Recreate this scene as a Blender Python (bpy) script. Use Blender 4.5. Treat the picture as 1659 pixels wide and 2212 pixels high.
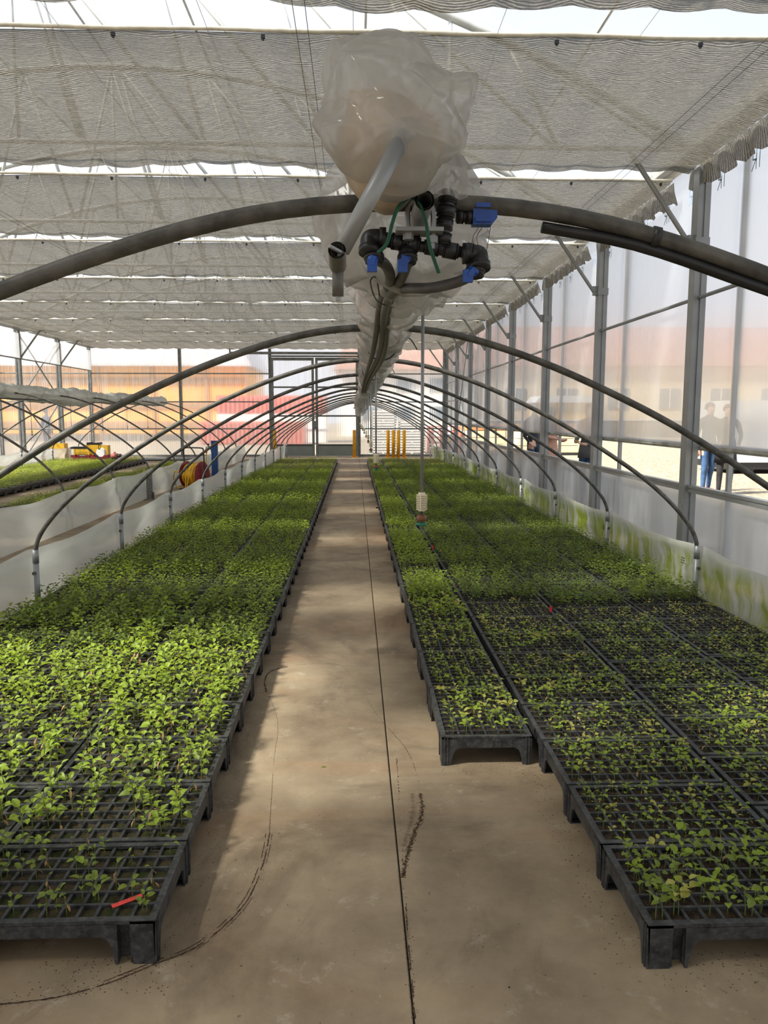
import bpy, math, random
import numpy as np
from mathutils import Vector, Matrix, noise

# ------------------------------------------------------------------ reset
for o in list(bpy.data.objects):
    bpy.data.objects.remove(o)
SC = bpy.context.scene
COL = SC.collection
RNG = random.Random(7)

# ------------------------------------------------------------------ camera
IW, IH, FPX, CAMH = 1659, 2212, 1661.0, 1.5
VPX, VPY = 767.0, 896.0
PITCH = math.atan((IH / 2 - VPY) / FPX)
YAW = math.atan((IW / 2 - VPX) / math.hypot(FPX, IH / 2 - VPY))
cd = bpy.data.cameras.new('camera')
cam = bpy.data.objects.new('camera', cd)
COL.objects.link(cam)
cam.location = (0, 0, CAMH)
cam.rotation_euler = (math.pi / 2 - PITCH, 0, -YAW)
cd.sensor_fit = 'VERTICAL'
cd.sensor_height = 36.0
cd.lens = FPX * 36.0 / IH
cd.clip_start = 0.05
cd.clip_end = 500
SC.camera = cam
_cp, _sp, _cy, _sy = math.cos(PITCH), math.sin(PITCH), math.cos(YAW), math.sin(YAW)
CF = np.array([_sy * _cp, _cy * _cp, -_sp]); CR = np.array([_cy, -_sy, 0.0]); CU = np.cross(CR, CF)
CC = np.array([0, 0, CAMH])
def _ray(x, y): return CF * FPX + CR * (x - IW / 2) + CU * (IH / 2 - y)
def onZ(x, y, z=0.0):
    d = _ray(x, y); return CC + d * ((z - CAMH) / d[2])
def onY(x, y, Y):
    d = _ray(x, y); return CC + d * (Y / d[1])
def pix(P):
    v = np.asarray(P, dtype=float) - CC
    z = v @ CF
    return IW / 2 + FPX * (v @ CR) / z, IH / 2 - FPX * (v @ CU) / z, z

# ------------------------------------------------------------------ light
SC.view_settings.view_transform = 'Standard'
SC.view_settings.look = 'None'
SC.view_settings.exposure = 0.38
SC.view_settings.gamma = 1.0
SC.view_settings.use_curve_mapping = False
try:
    SC.cycles.transparent_max_bounces = 12
    SC.cycles.max_bounces = 6
    SC.cycles.transmission_bounces = 5
except Exception:
    pass
w = bpy.data.worlds.new('hazy_sky')
SC.world = w
w.use_nodes = True
nt = w.node_tree
nt.nodes.clear()
wo = nt.nodes.new('ShaderNodeOutputWorld'); wb = nt.nodes.new('ShaderNodeBackground')
tc = nt.nodes.new('ShaderNodeTexCoord'); sp = nt.nodes.new('ShaderNodeSeparateXYZ')
rp = nt.nodes.new('ShaderNodeValToRGB'); nz = nt.nodes.new('ShaderNodeTexNoise'); mx = nt.nodes.new('ShaderNodeMixRGB')
nz.inputs['Scale'].default_value = 3.0; nz.inputs['Detail'].default_value = 4
rp.color_ramp.elements[0].position = 0.0; rp.color_ramp.elements[0].color = (0.94, 0.96, 1.0, 1)
rp.color_ramp.elements[1].position = 0.75; rp.color_ramp.elements[1].color = (0.66, 0.77, 0.95, 1)
mx.inputs[2].default_value = (1.0, 0.99, 0.97, 1)
cr2 = nt.nodes.new('ShaderNodeValToRGB')
cr2.color_ramp.elements[0].position = 0.45; cr2.color_ramp.elements[1].position = 0.7
nt.links.new(tc.outputs['Generated'], sp.inputs[0]); nt.links.new(tc.outputs['Generated'], nz.inputs['Vector'])
nt.links.new(sp.outputs['Z'], rp.inputs[0]); nt.links.new(rp.outputs[0], mx.inputs[1])
nt.links.new(nz.outputs['Fac'], cr2.inputs[0]); nt.links.new(cr2.outputs[0], mx.inputs[0])
nt.links.new(mx.outputs[0], wb.inputs['Color'])
wb.inputs['Strength'].default_value = 1.08
nt.links.new(wb.outputs[0], wo.inputs[0])
sd = bpy.data.lights.new('sun', 'SUN'); sun = bpy.data.objects.new('sun', sd); COL.objects.link(sun)
sd.energy = 12.0; sd.angle = math.radians(9.0); sd.color = (1.0, 0.93, 0.80)
SUN = Vector((0.57, 0.27, -0.775)).normalized()
sun.rotation_euler = SUN.to_track_quat('-Z', 'Y').to_euler()
sun.location = (-20, -5, 30)

# ------------------------------------------------------------------ helpers
class MB:
    def __init__(s): s.v = []; s.f = []; s.m = []
    def add(s, vs, fs, m=0):
        b = len(s.v); s.v += [tuple(map(float, p)) for p in vs]
        for f in fs:
            s.f.append(tuple(b + i for i in f)); s.m.append(m)
        return s
    def box(s, x0, x1, y0, y1, z0, z1, m=0):
        return s.add([(x0,y0,z0),(x1,y0,z0),(x1,y1,z0),(x0,y1,z0),(x0,y0,z1),(x1,y0,z1),(x1,y1,z1),(x0,y1,z1)],
                     [(0,3,2,1),(4,5,6,7),(0,1,5,4),(1,2,6,5),(2,3,7,6),(3,0,4,7)], m)
    def cbox(s, c, d, m=0):
        return s.box(c[0]-d[0]/2, c[0]+d[0]/2, c[1]-d[1]/2, c[1]+d[1]/2, c[2]-d[2]/2, c[2]+d[2]/2, m)
    def tube(s, pts, r, n=8, cap=True, m=0, closed=False):
        P = [Vector(tuple(map(float, p))) for p in pts]
        k = len(P)
        R = r if hasattr(r, '__len__') else [r] * k
        ref = None; vs = []
        for i in range(k):
            a = P[i-1] if (i > 0 or closed) else P[i]
            b = P[(i+1) % k] if (i < k-1 or closed) else P[i]
            t = (b - a)
            if t.length < 1e-9: t = Vector((0, 0, 1))
            t.normalize()
            if ref is None:
                ref = Vector((0, 0, 1)) if abs(t.z) < 0.9 else Vector((1, 0, 0))
            u = (ref - t * ref.dot(t)); u.normalize(); w_ = t.cross(u); ref = u
            for j in range(n):
                q = 2 * math.pi * j / n
                vs.append(P[i] + (u * math.cos(q) + w_ * math.sin(q)) * R[i])
        fs = []
        for i in range(k if closed else k - 1):
            i2 = (i + 1) % k
            for j in range(n):
                j2 = (j + 1) % n
                fs.append((i*n+j, i*n+j2, i2*n+j2, i2*n+j))
        if cap and not closed:
            fs.append(tuple(range(n-1, -1, -1))); fs.append(tuple((k-1)*n + j for j in range(n)))
        return s.add(vs, fs, m)
    def prism(s, poly, axis, a, b, m=0):
        # poly: list of 2D points in the two other axes (order x,y,z without axis)
        def P(p, t):
            q = list(p); q.insert(axis, t); return q
        n = len(poly)
        vs = [P(p, a) for p in poly] + [P(p, b) for p in poly]
        fs = [tuple(range(n))[::-1], tuple(range(n, 2*n))] + [(i, (i+1) % n, n+(i+1) % n, n+i) for i in range(n)]
        return s.add(vs, fs, m)
    def lathe(s, prof, c=(0,0,0), n=16, axis=2, m=0):
        vs = []
        for r, h in prof:
            for j in range(n):
                q = 2*math.pi*j/n
                p = [r*math.cos(q), r*math.sin(q)]; p.insert(axis, h)
                vs.append((p[0]+c[0], p[1]+c[1], p[2]+c[2]))
        fs = []
        for i in range(len(prof)-1):
            for j in range(n):
                j2 = (j+1) % n
                fs.append((i*n+j, i*n+j2, (i+1)*n+j2, (i+1)*n+j))
        fs.append(tuple(range(n-1, -1, -1))); fs.append(tuple((len(prof)-1)*n+j for j in range(n)))
        return s.add(vs, fs, m)
    def grid(s, fn, nu, nv, m=0):
        vs = [fn(i/nu, j/nv) for j in range(nv+1) for i in range(nu+1)]
        fs = [(j*(nu+1)+i, j*(nu+1)+i+1, (j+1)*(nu+1)+i+1, (j+1)*(nu+1)+i) for j in range(nv) for i in range(nu)]
        return s.add(vs, fs, m)
    def loft(s, secs, m=0, cap=True):
        n = len(secs[0]); vs = [p for q in secs for p in q]; fs = []
        for i in range(len(secs)-1):
            for j in range(n):
                j2 = (j+1) % n
                fs.append((i*n+j, i*n+j2, (i+1)*n+j2, (i+1)*n+j))
        if cap:
            fs.append(tuple(range(n-1, -1, -1))); fs.append(tuple((len(secs)-1)*n+j for j in range(n)))
        return s.add(vs, fs, m)
    def mesh(s, name, mats, smooth=False):
        me = bpy.data.meshes.new(name)
        me.from_pydata(s.v, [], s.f)
        mats = mats if isinstance(mats, (list, tuple)) else [mats]
        for k in mats: me.materials.append(k)
        if len(mats) > 1: me.polygons.foreach_set('material_index', s.m)
        if smooth: me.polygons.foreach_set('use_smooth', [True] * len(s.f))
        me.update()
        return me
    def build(s, name, mats, parent=None, smooth=False):
        return link(name, s.mesh(name, mats, smooth), parent)
def link(name, me, parent=None, loc=None):
    o = bpy.data.objects.new(name, me); COL.objects.link(o)
    if parent is not None: o.parent = parent
    if loc is not None: o.location = loc
    return o
def tag(o, label=None, cat=None, group=None, kind=None):
    if label: o['label'] = label
    if cat: o['category'] = cat
    if group: o['group'] = group
    if kind: o['kind'] = kind
    return o
def empty(name, loc=(0,0,0), rz=0.0):
    o = bpy.data.objects.new(name, None); COL.objects.link(o)
    o.location = tuple(map(float, loc)); o.rotation_euler = (0, 0, rz); o.empty_display_size = 0.05
    return o
def thing(name, label, cat, loc=(0,0,0), rz=0.0, group=None):
    return tag(empty(name, loc, rz), label, cat, group)
def struct(name, loc=(0,0,0)):
    return tag(empty(name, loc), kind='structure')
def clone(root, loc, rz=0.0, label=None):
    r = root.copy(); COL.objects.link(r); r.location = loc; r.rotation_euler = (0, 0, rz)
    if label: r['label'] = label
    for ch in root.children:
        c = ch.copy(); COL.objects.link(c); c.parent = r
        for g in ch.children:
            d = g.copy(); COL.objects.link(d); d.parent = c
    return r
def spline(pts, k=6):
    P = [Vector(tuple(map(float, p))) for p in pts]; out = []
    for i in range(len(P)-1):
        p0 = P[max(i-1, 0)]; p1 = P[i]; p2 = P[i+1]; p3 = P[min(i+2, len(P)-1)]
        for j in range(k):
            t = j/k
            out.append(0.5*((2*p1)+(p2-p0)*t+(2*p0-5*p1+4*p2-p3)*t*t+(3*p1-p0-3*p2+p3)*t**3))
    out.append(P[-1]); return out

# ------------------------------------------------------------------ materials
def newmat(name):
    m = bpy.data.materials.new(name); m.use_nodes = True; t = m.node_tree; t.nodes.clear()
    o = t.nodes.new('ShaderNodeOutputMaterial'); return m, t, o
def N(t, ty, **kw):
    n = t.nodes.new(ty)
    for k, v in kw.items():
        if k in n.inputs: n.inputs[k].default_value = v
        else: setattr(n, k, v)
    return n
def rgb(*c): return (c[0], c[1], c[2], 1.0)
def srgb(r, g, b):
    f = lambda c: (c/255/12.92) if c/255 <= .04045 else ((c/255+.055)/1.055)**2.4
    return (f(r), f(g), f(b), 1.0)
def pmat(name, col, rough=0.5, metal=0.0, var=0.12, scale=8.0, bump=0.0, bscale=60.0, col2=None, spec=0.5):
    m, t, o = newmat(name)
    b = N(t, 'ShaderNodeBsdfPrincipled'); b.inputs['Roughness'].default_value = rough; b.inputs['Metallic'].default_value = metal
    b.inputs['Specular IOR Level'].default_value = spec
    tcn = N(t, 'ShaderNodeTexCoord'); n = N(t, 'ShaderNodeTexNoise'); n.inputs['Scale'].default_value = scale; n.inputs['Detail'].default_value = 6
    r = N(t, 'ShaderNodeValToRGB'); c2 = col2 or tuple(min(1, c*(1-var*1.8)) for c in col[:3])+(1,)
    c1 = col if col2 else tuple(min(1, c*(1+var)) for c in col[:3])+(1,)
    r.color_ramp.elements[0].position = .35; r.color_ramp.elements[1].position = .65
    r.color_ramp.elements[0].color = c2; r.color_ramp.elements[1].color = c1
    t.links.new(tcn.outputs['Object'], n.inputs['Vector']); t.links.new(n.outputs['Fac'], r.inputs[0]); t.links.new(r.outputs[0], b.inputs['Base Color'])
    if bump:
        n2 = N(t, 'ShaderNodeTexNoise'); n2.inputs['Scale'].default_value = bscale; n2.inputs['Detail'].default_value = 4
        bp = N(t, 'ShaderNodeBump'); bp.inputs['Strength'].default_value = bump; bp.inputs['Distance'].default_value = .01
        t.links.new(tcn.outputs['Object'], n2.inputs['Vector']); t.links.new(n2.outputs['Fac'], bp.inputs['Height']); t.links.new(bp.outputs[0], b.inputs['Normal'])
    t.links.new(b.outputs[0], o.inputs[0]); return m
def leafmat(name, col, tr):
    m, t, o = newmat(name)
    tcn = N(t, 'ShaderNodeTexCoord'); n = N(t, 'ShaderNodeTexNoise'); n.inputs['Scale'].default_value = 9; n.inputs['Detail'].default_value = 3
    hs = N(t, 'ShaderNodeMixRGB'); hs.inputs[1].default_value = tuple(c*.72 for c in col[:3])+(1,); hs.inputs[2].default_value = tuple(min(1,c*1.25) for c in col[:3])+(1,)
    t.links.new(tcn.outputs['Object'], n.inputs['Vector']); t.links.new(n.outputs['Fac'], hs.inputs[0])
    d = N(t, 'ShaderNodeBsdfPrincipled'); d.inputs['Roughness'].default_value = .5; d.inputs['Specular IOR Level'].default_value = .35
    l = N(t, 'ShaderNodeBsdfTranslucent'); l.inputs[0].default_value = tr
    mxn = N(t, 'ShaderNodeMixShader'); mxn.inputs[0].default_value = .35
    t.links.new(hs.outputs[0], d.inputs['Base Color']); t.links.new(d.outputs[0], mxn.inputs[1]); t.links.new(l.outputs[0], mxn.inputs[2]); t.links.new(mxn.outputs[0], o.inputs[0]); return m
def sheet(name, tint, transp, diff, rough=.35, ior=1.06, stripe=None, dcol=(.85,.86,.87,1), streak=None, gloss=.06, tl=.6):
    """thin plastic film: clear part + blurring part + milky part; optional ribs (stripe=(axis, scale, amount))"""
    m, t, o = newmat(name)
    tr = N(t, 'ShaderNodeBsdfTransparent'); tr.inputs[0].default_value = tint
    rf = N(t, 'ShaderNodeBsdfRefraction'); rf.inputs['Color'].default_value = tint; rf.inputs['Roughness'].default_value = rough; rf.inputs['IOR'].default_value = ior
    df = N(t, 'ShaderNodeBsdfDiffuse'); df.inputs[0].default_value = dcol
    ts = N(t, 'ShaderNodeBsdfTranslucent'); ts.inputs[0].default_value = dcol
    gl = N(t, 'ShaderNodeBsdfGlossy'); gl.inputs['Roughness'].default_value = .18
    a = N(t, 'ShaderNodeMixShader'); a.inputs[0].default_value = transp
    t.links.new(rf.outputs[0], a.inputs[1]); t.links.new(tr.outputs[0], a.inputs[2])
    b = N(t, 'ShaderNodeMixShader'); b.inputs[0].default_value = tl
    t.links.new(df.outputs[0], b.inputs[1]); t.links.new(ts.outputs[0], b.inputs[2])
    c = N(t, 'ShaderNodeMixShader'); c.inputs[0].default_value = diff
    t.links.new(a.outputs[0], c.inputs[1]); t.links.new(b.outputs[0], c.inputs[2])
    tcn = N(t, 'ShaderNodeTexCoord')
    if stripe:
        ax, sc_, am = stripe
        mp = N(t, 'ShaderNodeMapping')
        s_ = [0.6, 0.6, 0.6]; s_[ax] = sc_
        mp.inputs['Scale'].default_value = s_
        t.links.new(tcn.outputs['Object'], mp.inputs['Vector'])
        n = N(t, 'ShaderNodeTexNoise'); n.inputs['Scale'].default_value = 1.0; n.inputs['Detail'].default_value = 3; n.inputs['Roughness'].default_value = .7
        t.links.new(mp.outputs[0], n.inputs['Vector'])
        mr = N(t, 'ShaderNodeMapRange'); mr.inputs['From Min'].default_value = .32; mr.inputs['From Max'].default_value = .68
        mr.inputs['To Min'].default_value = max(0, diff-am); mr.inputs['To Max'].default_value = min(1, diff+am)
        t.links.new(n.outputs['Fac'], mr.inputs['Value']); t.links.new(mr.outputs[0], c.inputs[0])
    if streak:
        # stains: colour, z band, amount
        colr, z0, z1 = streak
        sx = N(t, 'ShaderNodeSeparateXYZ'); t.links.new(tcn.outputs['Object'], sx.inputs[0])
        mp2 = N(t, 'ShaderNodeMapping'); mp2.inputs['Scale'].default_value = (4, 4.5, 1.1)
        t.links.new(tcn.outputs['Object'], mp2.inputs['Vector'])
        n2 = N(t, 'ShaderNodeTexNoise'); n2.inputs['Scale'].default_value = 1.3; n2.inputs['Detail'].default_value = 7; n2.inputs['Roughness'].default_value = .65; n2.inputs['Distortion'].default_value = .6
        t.links.new(mp2.outputs[0], n2.inputs['Vector'])
        r2 = N(t, 'ShaderNodeValToRGB'); r2.color_ramp.elements[0].position = .38; r2.color_ramp.elements[1].position = .58
        t.links.new(n2.outputs['Fac'], r2.inputs[0])
        band = N(t, 'ShaderNodeValToRGB'); e = band.color_ramp.elements
        e[0].position = 0; e[0].color = (.35,.35,.35,1); e[1].position = 1; e[1].color = (0,0,0,1)
        q = band.color_ramp.elements.new(.35); q.color = (1,1,1,1); q = band.color_ramp.elements.new(.72); q.color = (1,1,1,1)
        mr2 = N(t, 'ShaderNodeMapRange'); mr2.inputs['From Min'].default_value = z0; mr2.inputs['From Max'].default_value = z1
        t.links.new(sx.outputs['Z'], mr2.inputs['Value']); t.links.new(mr2.outputs[0], band.inputs[0])
        mu = N(t, 'ShaderNodeMath', operation='MULTIPLY'); t.links.new(r2.outputs[0], mu.inputs[0]); t.links.new(band.outputs[0], mu.inputs[1])
        cm = N(t, 'ShaderNodeMixRGB'); cm.inputs[1].default_value = dcol; cm.inputs[2].default_value = colr
        t.links.new(mu.outputs[0], cm.inputs[0]); t.links.new(cm.outputs[0], df.inputs[0]); t.links.new(cm.outputs[0], ts.inputs[0])
    if name.startswith(('crumpled', 'milky', 'algae')):
        vo = N(t, 'ShaderNodeTexNoise'); vo.inputs['Scale'].default_value = 9 if name.startswith('crumpled') else 3.2; vo.inputs['Detail'].default_value = 3; vo.inputs['Distortion'].default_value = 1.5
        t.links.new(tcn.outputs['Object'], vo.inputs['Vector'])
        bpn = N(t, 'ShaderNodeBump'); bpn.inputs['Strength'].default_value = .25; bpn.inputs['Distance'].default_value = .03
        t.links.new(vo.outputs['Fac'], bpn.inputs['Height'])
        for sh in (df, ts, gl): t.links.new(bpn.outputs[0], sh.inputs['Normal'])
    g = N(t, 'ShaderNodeMixShader'); g.inputs[0].default_value = gloss
    t.links.new(c.outputs[0], g.inputs[1]); t.links.new(gl.outputs[0], g.inputs[2]); t.links.new(g.outputs[0], o.inputs[0]); return m

M = {}
M['galv'] = pmat('galvanised_steel', rgb(.30,.31,.31), .45, .5, .05, 5)
M['galv_dark'] = pmat('weathered_pipe', rgb(.105,.10,.088), .55, .25, .25, 20, .15, 120)
M['galv_white'] = pmat('pale_truss_steel', rgb(.62,.62,.58), .5, .15, .1, 6)
M['blackplastic'] = pmat('black_tray_plastic', rgb(.048,.050,.052), .5, 0, .3, 14, .25, 90, col2=rgb(.016,.017,.019), spec=.4)
M['blackfit'] = pmat('black_fitting_plastic', rgb(.014,.014,.016), .42, 0, .2, 20)
def dusty(m, amount=.55):
    t = m.node_tree; b = [n for n in t.nodes if n.type == 'BSDF_PRINCIPLED'][0]; src = b.inputs['Base Color'].links[0].from_socket
    tcn = N(t, 'ShaderNodeTexCoord'); n = N(t, 'ShaderNodeTexNoise'); n.inputs['Scale'].default_value = 42; n.inputs['Detail'].default_value = 8; n.inputs['Roughness'].default_value = .7
    r = N(t, 'ShaderNodeValToRGB'); r.color_ramp.elements[0].position = .46; r.color_ramp.elements[1].position = .72; r.color_ramp.elements[1].color = (amount,)*3+(1,)
    mxn = N(t, 'ShaderNodeMixRGB'); mxn.inputs[2].default_value = rgb(.22,.21,.19)
    t.links.new(tcn.outputs['Object'], n.inputs['Vector']); t.links.new(n.outputs['Fac'], r.inputs[0]); t.links.new(r.outputs[0], mxn.inputs[0]); t.links.new(src, mxn.inputs[1]); t.links.new(mxn.outputs[0], b.inputs['Base Color'])
dusty(M['blackplastic'], .32)
M['rubber'] = pmat('grey_hose', rgb(.075,.072,.068), .55, 0, .2, 25)
M['soil'] = pmat('potting_soil', rgb(.030,.021,.015), .95, 0, .4, 60, .8, 160, col2=rgb(.07,.048,.034), spec=.1)
M['moss'] = pmat('mossy_soil', rgb(.085,.06,.038), .95, 0, .4, 30, .8, 160, col2=rgb(.03,.042,.012), spec=.1)
M['crumb'] = pmat('soil_crumb', rgb(.085,.055,.036), .95, 0, .4, 60, spec=.1)
M['blue'] = pmat('blue_valve_plastic', srgb(28,78,165), .4, 0, .1, 20)
M['green_twine'] = pmat('green_twine', srgb(20,82,58), .7, 0, .15, 60)
M['yellow'] = pmat('yellow_paint', srgb(222,158,12), .5, 0, .08, 6)
M['yellowhose'] = pmat('yellow_hose', srgb(226,178,40), .45, 0, .1, 12)
M['red'] = pmat('red_reel_steel', srgb(130,26,32), .5, 0, .15, 10)
M['crate_red'] = pmat('dark_red_plastic', srgb(128,30,44), .5, 0, .15, 10)
M['crate_yellow'] = pmat('yellow_crate_plastic', srgb(214,170,40), .5, 0, .12, 10)
M['bluepost'] = pmat('blue_painted_steel', srgb(26,72,130), .5, 0, .12, 6)
M['concrete_post'] = pmat('grey_weathered_post', rgb(.2,.195,.18), .8, .1, .3, 30, .3, 80)
M['cream'] = pmat('cream_plastic', srgb(222,212,185), .5, 0, .06, 20)
M['brown'] = pmat('brown_nozzle', srgb(120,78,52), .5, 0, .15, 20)
M['tealgreen'] = pmat('green_nozzle', srgb(30,120,92), .5, 0, .1, 20)
M['tagred'] = pmat('red_tag_plastic', srgb(226,66,58), .5, 0, .06, 30)
M['ink'] = pmat('dark_ink', rgb(.09,.012,.014), .7, 0, .1, 30)
M['inkblack'] = pmat('black_ink', rgb(.03,.03,.03), .7, 0, .1, 30)
M['inkblue'] = pmat('faded_blue_print', srgb(150,175,205), .7, 0, .1, 30)
M['doorgrey'] = pmat('grey_green_panel', srgb(128,136,130), .55, 0, .05, 3)
M['steelgrey'] = pmat('grey_frame_steel', rgb(.20,.21,.205), .5, .2, .12, 8)
M['wire'] = pmat('dark_wire', rgb(.06,.06,.06), .5, .3, .1, 20)
M['wirelight'] = pmat('pale_wire', rgb(.45,.45,.42), .5, .2, .1, 20)
M['stem'] = leafmat('stem_green', srgb(118,132,66), srgb(150,165,80))
M['leaf_a'] = leafmat('leaf_bright', srgb(142,164,58), srgb(190,205,50))
M['leaf_b'] = leafmat('leaf_mid', srgb(120,138,56), srgb(168,180,48))
M['leaf_c'] = leafmat('leaf_dark', srgb(92,110,48), srgb(132,148,42))
M['leaf_d'] = leafmat('leaf_yellow', srgb(178,176,88), srgb(205,198,80))
M['leaf_dry'] = leafmat('leaf_dry', srgb(178,142,98), srgb(190,150,95))
M['film_wall'] = sheet('wall_film', rgb(.80,.82,.86), .22, .30, .65, 1.07, stripe=(1, 2.0, .10))
M['film_roof'] = sheet('roof_film', rgb(.76,.80,.86), .85, .10, .3, 1.03, tl=.8)
M['film_poly'] = sheet('ribbed_polycarbonate', rgb(.74,.74,.76), .45, .30, .35, 1.05, stripe=(0, 16.0, .20))
M['film_valance'] = sheet('pale_valance_film', rgb(.72,.71,.69), .30, .55, .3, 1.05, stripe=(1, 8, .12))
M['skirt'] = sheet('milky_skirt_film', rgb(.92,.93,.92), .25, .72, .3, 1.05, dcol=srgb(216,218,212), gloss=.10, tl=.4)
M['skirt_algae'] = sheet('algae_skirt_film', rgb(.92,.93,.9), .25, .70, .3, 1.05, dcol=srgb(208,209,200), streak=(srgb(142,158,20), 0.0, .47), gloss=.09, tl=.4)
M['wrap'] = sheet('crumpled_plastic', rgb(.95,.95,.94), .55, .42, .2, 1.08, dcol=srgb(206,203,198), gloss=.05, tl=.5)
def clothmat():
    m, t, o = newmat('crease_shaded_cloth')
    tcn = N(t, 'ShaderNodeTexCoord'); mp = N(t, 'ShaderNodeMapping'); mp.inputs['Scale'].default_value = (.9, 1, 1)
    t.links.new(tcn.outputs['Object'], mp.inputs['Vector'])
    wv = N(t, 'ShaderNodeTexWave', wave_type='BANDS', bands_direction='Y'); wv.inputs['Scale'].default_value = 17.0
    wv.inputs['Distortion'].default_value = 3.5; wv.inputs['Detail'].default_value = 3; wv.inputs['Detail Scale'].default_value = 1.6; wv.inputs['Detail Roughness'].default_value = .7
    sx = N(t, 'ShaderNodeSeparateXYZ'); t.links.new(tcn.outputs['Object'], sx.inputs[0])
    m1 = N(t, 'ShaderNodeMath', operation='MULTIPLY_ADD'); m1.inputs[1].default_value = math.pi/.45; m1.inputs[2].default_value = .11*math.pi/.45; t.links.new(sx.outputs['X'], m1.inputs[0])
    m2 = N(t, 'ShaderNodeMath', operation='SINE'); t.links.new(m1.outputs[0], m2.inputs[0])
    m3 = N(t, 'ShaderNodeMath', operation='ABSOLUTE'); t.links.new(m2.outputs[0], m3.inputs[0])
    m4 = N(t, 'ShaderNodeMath', operation='MULTIPLY_ADD'); m4.inputs[1].default_value = -.028; t.links.new(m3.outputs[0], m4.inputs[0]); t.links.new(sx.outputs['Y'], m4.inputs[2])
    cb = N(t, 'ShaderNodeCombineXYZ'); m5 = N(t, 'ShaderNodeMath', operation='MULTIPLY'); m5.inputs[1].default_value = .45; t.links.new(sx.outputs['X'], m5.inputs[0])
    t.links.new(m5.outputs[0], cb.inputs['X']); t.links.new(m4.outputs[0], cb.inputs['Y']); t.links.new(sx.outputs['Z'], cb.inputs['Z'])
    t.links.new(cb.outputs[0], wv.inputs['Vector'])
    n = N(t, 'ShaderNodeTexNoise'); n.inputs['Scale'].default_value = 22; n.inputs['Detail'].default_value = 4
    mp2 = N(t, 'ShaderNodeMapping'); mp2.inputs['Scale'].default_value = (.5, 3.0, 1); t.links.new(tcn.outputs['Object'], mp2.inputs['Vector']); t.links.new(mp2.outputs[0], n.inputs['Vector'])
    ad = N(t, 'ShaderNodeMath', operation='ADD'); t.links.new(wv.outputs['Fac'], ad.inputs[0]); t.links.new(n.outputs['Fac'], ad.inputs[1])
    bp = N(t, 'ShaderNodeBump'); bp.inputs['Strength'].default_value = 1.0; bp.inputs['Distance'].default_value = .035
    t.links.new(ad.outputs[0], bp.inputs['Height'])
    cr = N(t, 'ShaderNodeValToRGB'); cr.color_ramp.elements[0].position = .35; cr.color_ramp.elements[1].position = 1.25/1.6
    cr.color_ramp.elements[0].color = srgb(116,109,96); cr.color_ramp.elements[1].color = srgb(194,187,173)  # crease shading put into the cloth colour, following the bump height
    hm = N(t, 'ShaderNodeMath', operation='MULTIPLY'); hm.inputs[1].default_value = .62; t.links.new(ad.outputs[0], hm.inputs[0]); t.links.new(hm.outputs[0], cr.inputs[0])
    d = N(t, 'ShaderNodeBsdfDiffuse'); l = N(t, 'ShaderNodeBsdfTranslucent'); tr = N(t, 'ShaderNodeBsdfTransparent')
    for s in (d, l): t.links.new(cr.outputs[0], s.inputs[0]); t.links.new(bp.outputs[0], s.inputs['Normal'])
    a = N(t, 'ShaderNodeMixShader'); a.inputs[0].default_value = .30; t.links.new(d.outputs[0], a.inputs[1]); t.links.new(l.outputs[0], a.inputs[2])
    b = N(t, 'ShaderNodeMixShader'); b.inputs[0].default_value = .06; t.links.new(a.outputs[0], b.inputs[1]); t.links.new(tr.outputs[0], b.inputs[2])
    t.links.new(b.outputs[0], o.inputs[0]); return m
M['cloth'] = clothmat()
M['clothedge'] = pmat('cream_cloth_edge', srgb(214,206,188), .7, 0, .1, 12)
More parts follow.
